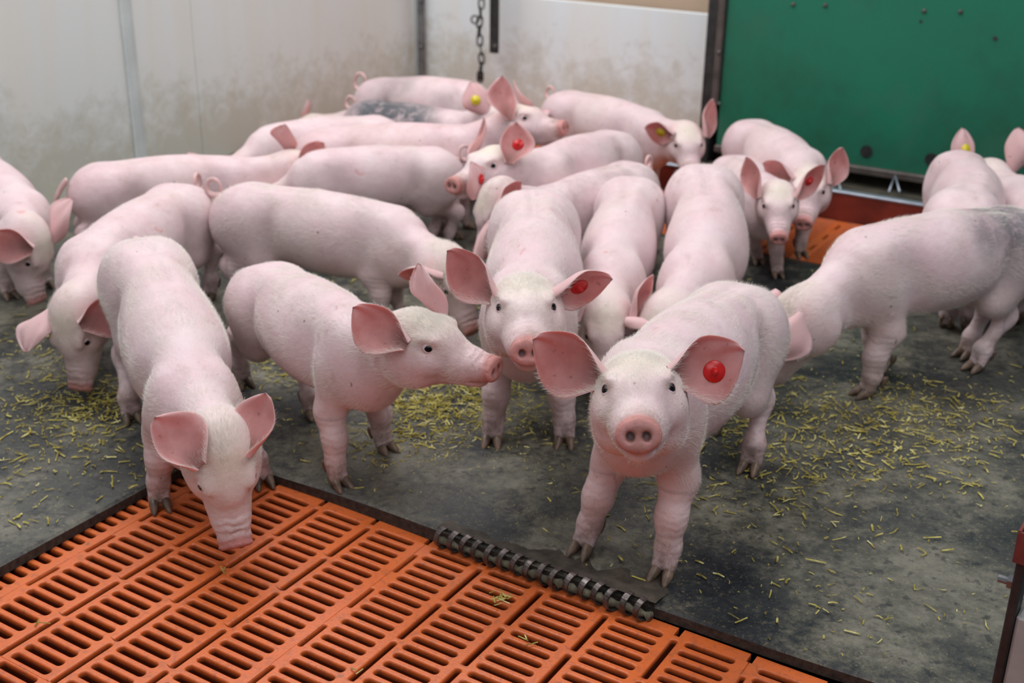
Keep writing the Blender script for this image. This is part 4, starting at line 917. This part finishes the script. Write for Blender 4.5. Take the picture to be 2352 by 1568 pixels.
PIGS = {
    'A': {'q': {'s': 0.9825, 'x': 0.3447, 'y': 1.7779, 'yaw': -2.0492, 'pitch': 0.0936, 'bend': -0.0118, 'arch': 0.0794, 'ny': -1.7697, 'np': 0.4139, 'hy': -1.683, 'hp': 0.2386, 'hr': 0.0863, 'zo': 0.0042, 'tl': 1.0257}, 'feet': {'FL': [0.2124, 1.4237, 0.018], 'FR': [0.1049, 1.4832, 0.018], 'HL': [0.386, 1.7322, 0.018], 'HR': [0.3499, 1.8778, 0.018]}, 'tips': {'R': [0.0271, 1.3511, 0.4026], 'L': [0.2634, 1.3237, 0.3995]}},
    'B': {'q': {'s': 0.8778, 'x': -0.4114, 'y': 1.9575, 'yaw': -0.9481, 'pitch': 0.0673, 'bend': 0.0511, 'arch': 0.0949, 'ny': -0.8184, 'np': 0.3865, 'hy': -0.4798, 'hp': -0.0406, 'hr': 0.1563, 'zo': -0.0031, 'tl': 0.992}, 'feet': {'FL': [-0.2059, 1.7802, 0.018], 'FR': [-0.2647, 1.6587, 0.018], 'HL': [-0.3452, 1.9047, 0.018], 'HR': [-0.4903, 2.0256, 0.018]}, 'tips': {'R': [-0.2207, 1.5774, 0.3501], 'L': [-0.1382, 1.658, 0.3793]}},
    'C': {'q': {'s': 0.931, 'x': -0.6238, 'y': 1.9614, 'yaw': -1.1397, 'pitch': -0.208, 'bend': -0.0396, 'arch': 0.0925, 'ny': -1.1016, 'np': 0.0161, 'hy': -1.1095, 'hp': -1.1341, 'hr': 0.0561, 'zo': 0.0164, 'tl': 1.1067}, 'feet': {'FL': [-0.3914, 1.6949, 0.0], 'FR': [-0.5347, 1.6192, 0.0], 'HR': [-0.6519, 1.8773, 0.018]}, 'tips': {'R': [-0.4657, 1.453, 0.2197], 'L': [-0.3283, 1.5118, 0.2411]}},
    'D': {'q': {'s': 1.0005, 'x': 0.0394, 'y': 2.2056, 'yaw': -1.6092, 'pitch': -0.0549, 'bend': -0.0378, 'arch': 0.083, 'ny': -1.6171, 'np': 0.3934, 'hy': -1.5433, 'hp': 0.0605, 'hr': 0.0094, 'zo': 0.022, 'tl': 1.0572}, 'feet': {'FL': [0.0898, 1.8098, 0.018], 'FR': [-0.0308, 1.809, 0.018]}, 'tips': {'R': [-0.094, 1.7005, 0.3955], 'L': [0.1304, 1.689, 0.3585]}},
    'E': {'q': {'s': 0.886, 'x': -0.5397, 'y': 2.4385, 'yaw': -0.2845, 'pitch': -0.0628, 'bend': 0.0257, 'arch': 0.084, 'ny': -0.748, 'np': -0.1589, 'hy': -0.7825, 'hp': -0.8785, 'hr': 0.1491, 'zo': 0.0007, 'tl': 1.0015}, 'feet': {}, 'tips': {'R': [-0.1996, 2.1938, 0.1828], 'L': [-0.0443, 2.2756, 0.277]}},
    'F': {'q': {'s': 0.9004, 'x': -0.7082, 'y': 2.4486, 'yaw': -1.8044, 'pitch': -0.0436, 'bend': -0.0014, 'arch': 0.0845, 'ny': -1.4314, 'np': -0.1391, 'hy': -1.7819, 'hp': -1.2699, 'hr': 0.1358, 'zo': -0.011, 'tl': 1.008}, 'feet': {}, 'tips': {'R': [-0.8431, 1.926, 0.1244], 'L': [-0.6992, 1.9526, 0.1889]}},
    'G': {'q': {'s': 0.9068, 'x': -1.2485, 'y': 2.7186, 'yaw': -0.8839, 'pitch': -0.1007, 'bend': -0.0178, 'arch': 0.086, 'ny': -1.1518, 'np': 0.0845, 'hy': -0.292, 'hp': -1.4194, 'hr': -0.0522, 'zo': -0.0035, 'tl': 1.0066}, 'feet': {}, 'tips': {'R': [-1.0118, 2.2589, 0.2184], 'L': [-0.9022, 2.3893, 0.264]}},
    'H': {'q': {'s': 0.8289, 'x': -0.9268, 'y': 2.69, 'yaw': 0.3775, 'pitch': -0.0324, 'bend': -0.0298, 'arch': 0.0815, 'ny': 0.3341, 'np': 0.1884, 'hy': 0.6158, 'hp': -0.1872, 'hr': 0.0516, 'zo': -0.0068, 'tl': 0.973}, 'feet': {}, 'tips': {'R': [-0.4742, 2.8167, 0.2581], 'L': [-0.5444, 2.8378, 0.3143]}},
    'I': {'q': {'s': 0.8242, 'x': -0.3769, 'y': 3.1945, 'yaw': -2.6693, 'pitch': -0.0084, 'bend': 0.0341, 'arch': 0.0837, 'ny': -2.4558, 'np': -0.386, 'hy': -2.4012, 'hp': -1.0603, 'hr': -0.0051, 'zo': -0.0002, 'tl': 0.9516}, 'feet': {}, 'tips': {}},
    'J': {'q': {'s': 0.9047, 'x': -0.4636, 'y': 2.9844, 'yaw': -0.0789, 'pitch': 0.048, 'bend': 0.014, 'arch': 0.0741, 'ny': 0.0118, 'np': 0.4927, 'hy': -0.5119, 'hp': 0.1502, 'hr': -0.0092, 'zo': -0.0108, 'tl': 1.0402}, 'feet': {}, 'tips': {'R': [-0.0369, 2.9485, 0.4175], 'L': [-0.002, 3.0124, 0.3763]}},
    'K': {'q': {'s': 0.9246, 'x': -0.3963, 'y': 3.672, 'yaw': -0.5631, 'pitch': 0.0685, 'bend': 0.0865, 'arch': 0.0989, 'ny': -0.4766, 'np': -0.4299, 'hy': -0.4766, 'hp': -1.0673, 'hr': 0.0, 'zo': -0.0213, 'tl': 0.9659}, 'feet': {}, 'tips': {}},
    'L': {'q': {'s': 0.881, 'x': -0.3977, 'y': 3.3976, 'yaw': -0.5644, 'pitch': 0.0129, 'bend': 0.1117, 'arch': 0.0669, 'ny': -0.6985, 'np': 0.47, 'hy': -0.7724, 'hp': -0.1354, 'hr': -0.0216, 'zo': -0.018, 'tl': 0.933}, 'feet': {}, 'tips': {'R': [-0.1173, 3.1407, 0.3651], 'L': [-0.0624, 3.1943, 0.3421]}},
    'M': {'q': {'s': 0.8792, 'x': 0.1613, 'y': 3.5436, 'yaw': -0.8602, 'pitch': -0.0111, 'bend': 0.0007, 'arch': 0.083, 'ny': -0.9243, 'np': 0.1037, 'hy': -1.4888, 'hp': -0.4654, 'hr': 0.0353, 'zo': -0.013, 'tl': 0.9891}, 'feet': {}, 'tips': {'R': [0.3671, 3.1854, 0.2415], 'L': [0.5132, 3.1974, 0.3206]}},
    'N': {'q': {'s': 0.8152, 'x': -0.2033, 'y': 2.8212, 'yaw': -2.8065, 'pitch': 0.0284, 'bend': -0.0677, 'arch': 0.0917, 'ny': -3.2489, 'np': -0.5532, 'hy': -3.5876, 'hp': -1.0577, 'hr': 0.0314, 'zo': 0.0125, 'tl': 0.9089}, 'feet': {'HL': [-0.1651, 2.851, 0.018]}, 'tips': {}},
    'O': {'q': {'s': 0.9148, 'x': 0.2312, 'y': 2.9595, 'yaw': -2.12, 'pitch': 0.056, 'bend': -0.0609, 'arch': 0.0891, 'ny': -2.376, 'np': 0.3368, 'hy': -2.2842, 'hp': -0.0106, 'hr': 0.0113, 'zo': -0.0052, 'tl': 0.9946}, 'feet': {}, 'tips': {'L': [0.0031, 2.5797, 0.3868], 'R': [-0.0696, 2.6274, 0.3577]}},
    'Pp': {'q': {'s': 0.8158, 'x': 0.2556, 'y': 2.7266, 'yaw': -2.2627, 'pitch': 0.0032, 'bend': -0.0374, 'arch': 0.0564, 'ny': -2.5127, 'np': 0.3865, 'hy': -2.6616, 'hp': -1.1138, 'hr': -0.0695, 'zo': 0.0075, 'tl': 0.979}, 'feet': {}, 'tips': {'R': [-0.0856, 2.462, 0.3284], 'L': [-0.0012, 2.393, 0.2989]}},
    'Q': {'q': {'s': 0.87, 'x': 0.2457, 'y': 2.5002, 'yaw': -1.7535, 'pitch': -0.1871, 'bend': 0.0284, 'arch': 0.0832, 'ny': -1.7113, 'np': -0.1088, 'hy': -1.5898, 'hp': -0.7691, 'hr': 0.0447, 'zo': 0.0131, 'tl': 1.0088}, 'feet': {}, 'tips': {'L': [0.2454, 2.0495, 0.2387], 'R': [0.1228, 2.0416, 0.1883]}},
    'R': {'q': {'s': 0.9593, 'x': 0.4029, 'y': 2.4982, 'yaw': -1.7432, 'pitch': -0.1859, 'bend': -0.107, 'arch': 0.0986, 'ny': -1.9933, 'np': -0.1121, 'hy': -2.0371, 'hp': -1.1233, 'hr': 0.0037, 'zo': 0.0138, 'tl': 1.0393}, 'feet': {}, 'tips': {'R': [0.3002, 1.9777, 0.1584], 'L': [0.3481, 1.9472, 0.1717]}},
    'S': {'q': {'s': 0.7818, 'x': 0.5486, 'y': 2.9435, 'yaw': -1.5116, 'pitch': 0.074, 'bend': -0.0062, 'arch': 0.0826, 'ny': -1.5387, 'np': 0.3137, 'hy': -1.6854, 'hp': -0.4209, 'hr': 0.0639, 'zo': -0.0164, 'tl': 0.9769}, 'feet': {'FL': [0.6117, 2.6645, 0.018], 'FR': [0.5827, 2.7553, 0.018]}, 'tips': {'R': [0.4943, 2.5736, 0.3391], 'L': [0.6611, 2.5373, 0.3262]}},
    'T': {'q': {'s': 0.8596, 'x': 0.6244, 'y': 3.1427, 'yaw': -1.3805, 'pitch': -0.0044, 'bend': -0.0311, 'arch': 0.0926, 'ny': -1.6494, 'np': 0.1019, 'hy': -1.8525, 'hp': -0.385, 'hr': 0.0183, 'zo': 0.0046, 'tl': 1.0136}, 'feet': {'FL': [0.6957, 2.8087, 0.018]}, 'tips': {'R': [0.584, 2.7143, 0.2676], 'L': [0.7298, 2.6874, 0.3187]}},
    'U': {'q': {'s': 0.9494, 'x': 0.9287, 'y': 2.2006, 'yaw': -2.7129, 'pitch': -0.0092, 'bend': -0.1002, 'arch': 0.1308, 'ny': -2.533, 'np': -0.3683, 'hy': -3.004, 'hp': -1.011, 'hr': -0.0798, 'zo': 0.0221, 'tl': 0.9908}, 'feet': {'FL': [0.6453, 2.0193, 0.018], 'FR': [0.6958, 2.1176, 0.018], 'HL': [0.8916, 2.1451, 0.018], 'HR': [0.8919, 2.2081, 0.018]}, 'tips': {'L': [0.4617, 1.9073, 0.158], 'R': [0.4361, 1.9981, 0.173]}},
    'V': {'q': {'s': 0.891, 'x': 1.0864, 'y': 2.3695, 'yaw': 1.3927, 'pitch': -0.0199, 'bend': 0.0537, 'arch': 0.0829, 'ny': 1.6595, 'np': 0.1466, 'hy': 1.3416, 'hp': -0.2485, 'hr': -0.0359, 'zo': -0.0153, 'tl': 0.9908}, 'feet': {'HL': [1.0601, 2.394, 0.018]}, 'tips': {'L': [1.0642, 2.8743, 0.3255], 'R': [1.1822, 2.8456, 0.3349]}},
    'X': {'q': {'s': 0.8927, 'x': 0.9083, 'y': 2.3749, 'yaw': 1.2971, 'pitch': 0.0123, 'bend': 0.1577, 'arch': 0.0425, 'ny': 1.0, 'np': -0.7121, 'hy': 0.8077, 'hp': -1.1507, 'hr': 0.0, 'zo': 0.0324, 'tl': 0.9788}, 'feet': {'HL': [0.905, 2.3634, 0.018]}, 'tips': {}},
    'W': {'q': {'s': 0.6795, 'x': -0.3021, 'y': 3.8974, 'yaw': -2.7856, 'pitch': 0.0019, 'bend': 0.0025, 'arch': 0.08, 'ny': -2.7554, 'np': 0.1012, 'hy': -2.7122, 'hp': -0.2099, 'hr': 0.0003, 'zo': -0.0751, 'tl': 1.0}, 'feet': {}, 'tips': {'R': [-0.6495, 3.805, 0.1627], 'L': [-0.5927, 3.7291, 0.0545]}},
}
LOOK = {
    'A': {'h': 0.0062, 'hf': 0.003, 'esize': 1.08, 'tagpos': (0.6, 0.38), 'hair': 91200, 'tags': {'L': 'r'}, 'label': 'piglet facing the camera in front with a red ear tag and wide spread ears'},
    'B': {'h': 0.0062, 'hf': 0.003, 'face': {'L': (0.8, 0.55, 0)}, 'hair': 72000, 'label': 'piglet in profile with snout pointing right standing on straw'},
    'C': {'h': 0.0062, 'hf': 0.003, 'eshift': 0.011, 'face': {'R': (0.35, -0.75, 0.55), 'L': (-0.45, -0.8, 0.4)}, 'hair': 81600, 'label': 'piglet sniffing the orange slats with its head lowered'},
    'D': {'face': {'L': (0.25, -0.85, -0.45)}, 'h': 0.0066, 'hf': 0.0034, 'hair': 48000, 'tags': {'L': 'r'}, 'label': 'piglet looking at the camera from behind the foremost pig, snout half covered by an ear'},
    'E': {'h': 0.0066, 'hf': 0.004, 'hair': 62400, 'scrotum': True, 'tail': 'curl', 'label': 'whitish piglet seen from the side with a curled tail and lowered head'},
    'F': {'face': {'R': (0.5, 0.8, -0.3), 'L': (0, -0.9, 0.05)}, 'tail': 'curl', 'h': 0.0066, 'hf': 0.0038, 'hair': 14400, 'tags': {'R': 'r'}, 'pink': 0.06, 'label': 'pinkish piglet sniffing the straw behind the slat-sniffing pig, red tag behind its ear'},
    'G': {'face': {'R': (0.1, -0.95, 0.1)}, 'h': 0.0075, 'hf': 0.0045, 'label': 'piglet cut off by the left edge of the picture with a dark-lined ear'},
    'H': {'face': {'L': (0.3, 0.9, 0.1), 'R': (0.1, -0.95, 0.1)}, 'h': 0.0075, 'hf': 0.0055, 'pink': 0.08, 'tail': 'hang', 'tags': {'R': 'y'}, 'label': 'pink piglet seen from behind by the side wall with a hanging tail'},
    'I': {'h': 0.008, 'hf': 0.0065, 'label': 'piglet with arched cream back nearest the side wall, head hidden'},
    'J': {'h': 0.008, 'hf': 0.005, 'pink': 0.12, 'label': 'bright pink piglet with raised head and pointed ears, looking right at the back'},
    'K': {'tail': 'curl', 'h': 0.008, 'hf': 0.0065, 'spots': [(0.25, -0.02, 0.06, 0.13, 0.35), (0.42, -0.04, 0.05, 0.06, 0.5)], 'tailr': 0.026, 'label': 'faintly grey-mottled piglet farthest back below the hanging chain'},
    'L': {'face': {'R': (-0.2, 0.9, 0.1)}, 'tail': 'curl', 'h': 0.008, 'hf': 0.0065, 'spots': [(0.25, -0.03, 0.06, 0.2, 1.0), (0.6, -0.05, 0.03, 0.13, 1.0)], 'tags': {'R': 'yb'}, 'label': 'piglet with a large dark grey patch over its back, yellow tag behind its ear'},
    'M': {'tail': 'curl', 'h': 0.008, 'hf': 0.005, 'tags': {'R': 'y'}, 'label': 'piglet before the white back board with one ear upright by the frame post'},
    'N': {'tail': 'curl', 'h': 0.0072, 'hf': 0.006, 'hair': 12000, 'tailr': 0.022, 'label': 'piglet with a ring-curled tail on its right, rump toward the camera side'},
    'O': {'h': 0.0075, 'hf': 0.0042, 'tags': {'L': 'r'}, 'label': 'piglet in the middle row facing left with a red-tagged upright ear'},
    'Pp': {'tail': 'curl', 'h': 0.0075, 'hf': 0.0045, 'tags': {'R': 'rb'}, 'dirt': 0.25, 'label': 'piglet with dirty grey snout squeezed behind the camera-facing middle pig'},
    'Q': {'h': 0.007, 'hf': 0.0048, 'hair': 12000, 'label': 'piglet with its back to the top and head down between two camera-facing pigs'},
    'R': {'h': 0.007, 'hf': 0.005, 'hair': 12000, 'label': 'long-backed piglet bending its head down behind the foremost pig'},
    'S': {'h': 0.0075, 'hf': 0.004, 'tags': {'L': 'r'}, 'label': 'small piglet facing the camera at the back slats with a red-tagged ear'},
    'T': {'h': 0.008, 'hf': 0.0048, 'tags': {'R': 'rb'}, 'label': 'piglet coming forward along the green partition with its head by the trough'},
    'U': {'h': 0.0062, 'hf': 0.0045, 'esize': 0.85, 'face': {'L': (0.3, 0.85, 0.1)}, 'hair': 81600, 'spots': [(0.05, 0.03, 0.07, 0.14, 0.8), (-0.2, 0.06, 0.0, 0.11, 0.8), (0.35, 0.06, 0.06, 0.07, 0.6)], 'label': 'large white piglet with grey spots on its rump, head down at the right'},
    'V': {'h': 0.008, 'hf': 0.006, 'tags': {'L': 'yb'}, 'label': 'piglet at the right edge seen from behind with both ears upright and a yellow tag'},
    'X': {'h': 0.008, 'hf': 0.0065, 'label': 'piglet turned away between the grey-spotted pig and the right edge'},
    'W': {'h': 0.009, 'hf': 0.0075, 'lying': True, 'label': 'hidden piglet by the side wall, only its ear tips showing over a cream back'},
}
for key, sp in PIGS.items():
    sp = dict(sp); sp.update(LOOK.get(key, {})); build_pig(key, sp)

# ================================================================ STRAW
def straw():
    rs = np.random.default_rng(11); mb = MB()
    cl = [(1050, 900, 210, 70, 620), (980, 980, 200, 90, 420), (1180, 1010, 190, 60, 300), (180, 930, 130, 55, 330), (60, 1010, 160, 80, 150), (640, 830, 80, 50, 120), (1900, 960, 330, 80, 420), (1640, 970, 220, 60, 200),
          (2080, 1060, 260, 60, 160), (130, 800, 120, 60, 130), (1850, 1080, 200, 60, 120), (300, 1060, 150, 50, 60), (1500, 1120, 450, 120, 110), (1900, 1300, 400, 180, 90), (1150, 1120, 300, 70, 130), (740, 700, 120, 60, 120), (1350, 760, 60, 60, 60), (60, 1150, 130, 70, 25), (2150, 960, 200, 60, 200), (1100, 880, 90, 40, 200), (960, 930, 70, 30, 160)]
    pts = []
    for (cx, cy, sx, sy, n) in cl:
        for _ in range(int(n*1.5)): pts.append(G(cx+rs.normal()*sx*.6, cy+rs.normal()*sy*.7, .018))
    for _ in range(1300): pts.append(np.array([rs.uniform(-1.6, 1.7), rs.uniform(1.3, 3.0), .018]))
    for p in pts:
        i, j = ijof(p)
        onmat = (i > 5.3 or j < -1.5) and i < 19.6 and j > -14.8
        if not onmat or j > 12.2: continue
        z = .0192+rs.random()*.002; a = rs.uniform(0, 2*pi); L = rs.choice([.004, .008, .015, .026], p=[.42, .30, .20, .08])*rs.uniform(.6, 1.3); wd = rs.uniform(.0005, .0013)*(1.3 if L > .012 else 1); t = np.array([cos(a), sin(a), 0]); n = np.array([-sin(a), cos(a), 0]); bnd = rs.normal()*.18
        c = np.array([p[0], p[1], z]); P = [c-t*L/2, c+n*bnd*L*.3+np.array([0, 0, rs.random()*.002]), c+t*L/2+np.array([0, 0, rs.random()*.003])]
        v = []
        for q_ in P: v += [q_-n*wd, q_+n*wd*.2+np.array([0, 0, wd*.9]), q_+n*wd]
        mb.add(v, [(0, 1, 4, 3), (1, 2, 5, 4), (3, 4, 7, 6), (4, 5, 8, 7), (0, 3, 5, 2), (3, 6, 8, 5), (0, 2, 1), (6, 7, 8)])
    for (x, y, n) in ((1147, 1378, 14), (1210, 1470, 3), (505, 1305, 2), (85, 1447, 2), (820, 1545, 2)):
        for _ in range(n):
            p = G(x+rs.normal()*9, y+rs.normal()*7, 0); a = rs.uniform(0, 2*pi); L = rs.uniform(.008, .02); wd = .0010; t = np.array([cos(a), sin(a), 0]); nn_ = np.array([-sin(a), cos(a), 0]); c = p+np.array([0, 0, .001+rs.random()*.004])
            v = []
            for q_ in (c-t*L/2, c+t*L/2+np.array([0, 0, rs.random()*.006])): v += [q_-nn_*wd, q_+np.array([0, 0, wd]), q_+nn_*wd]
            mb.add(v, [(0, 1, 4, 3), (1, 2, 5, 4), (0, 3, 5, 2)])
    o = mb.build('chopped_straw', M_STRAW); o['label'] = 'yellow chopped straw scattered in clumps over the rubber mat'; o['category'] = 'straw'; o['kind'] = 'stuff'
straw()
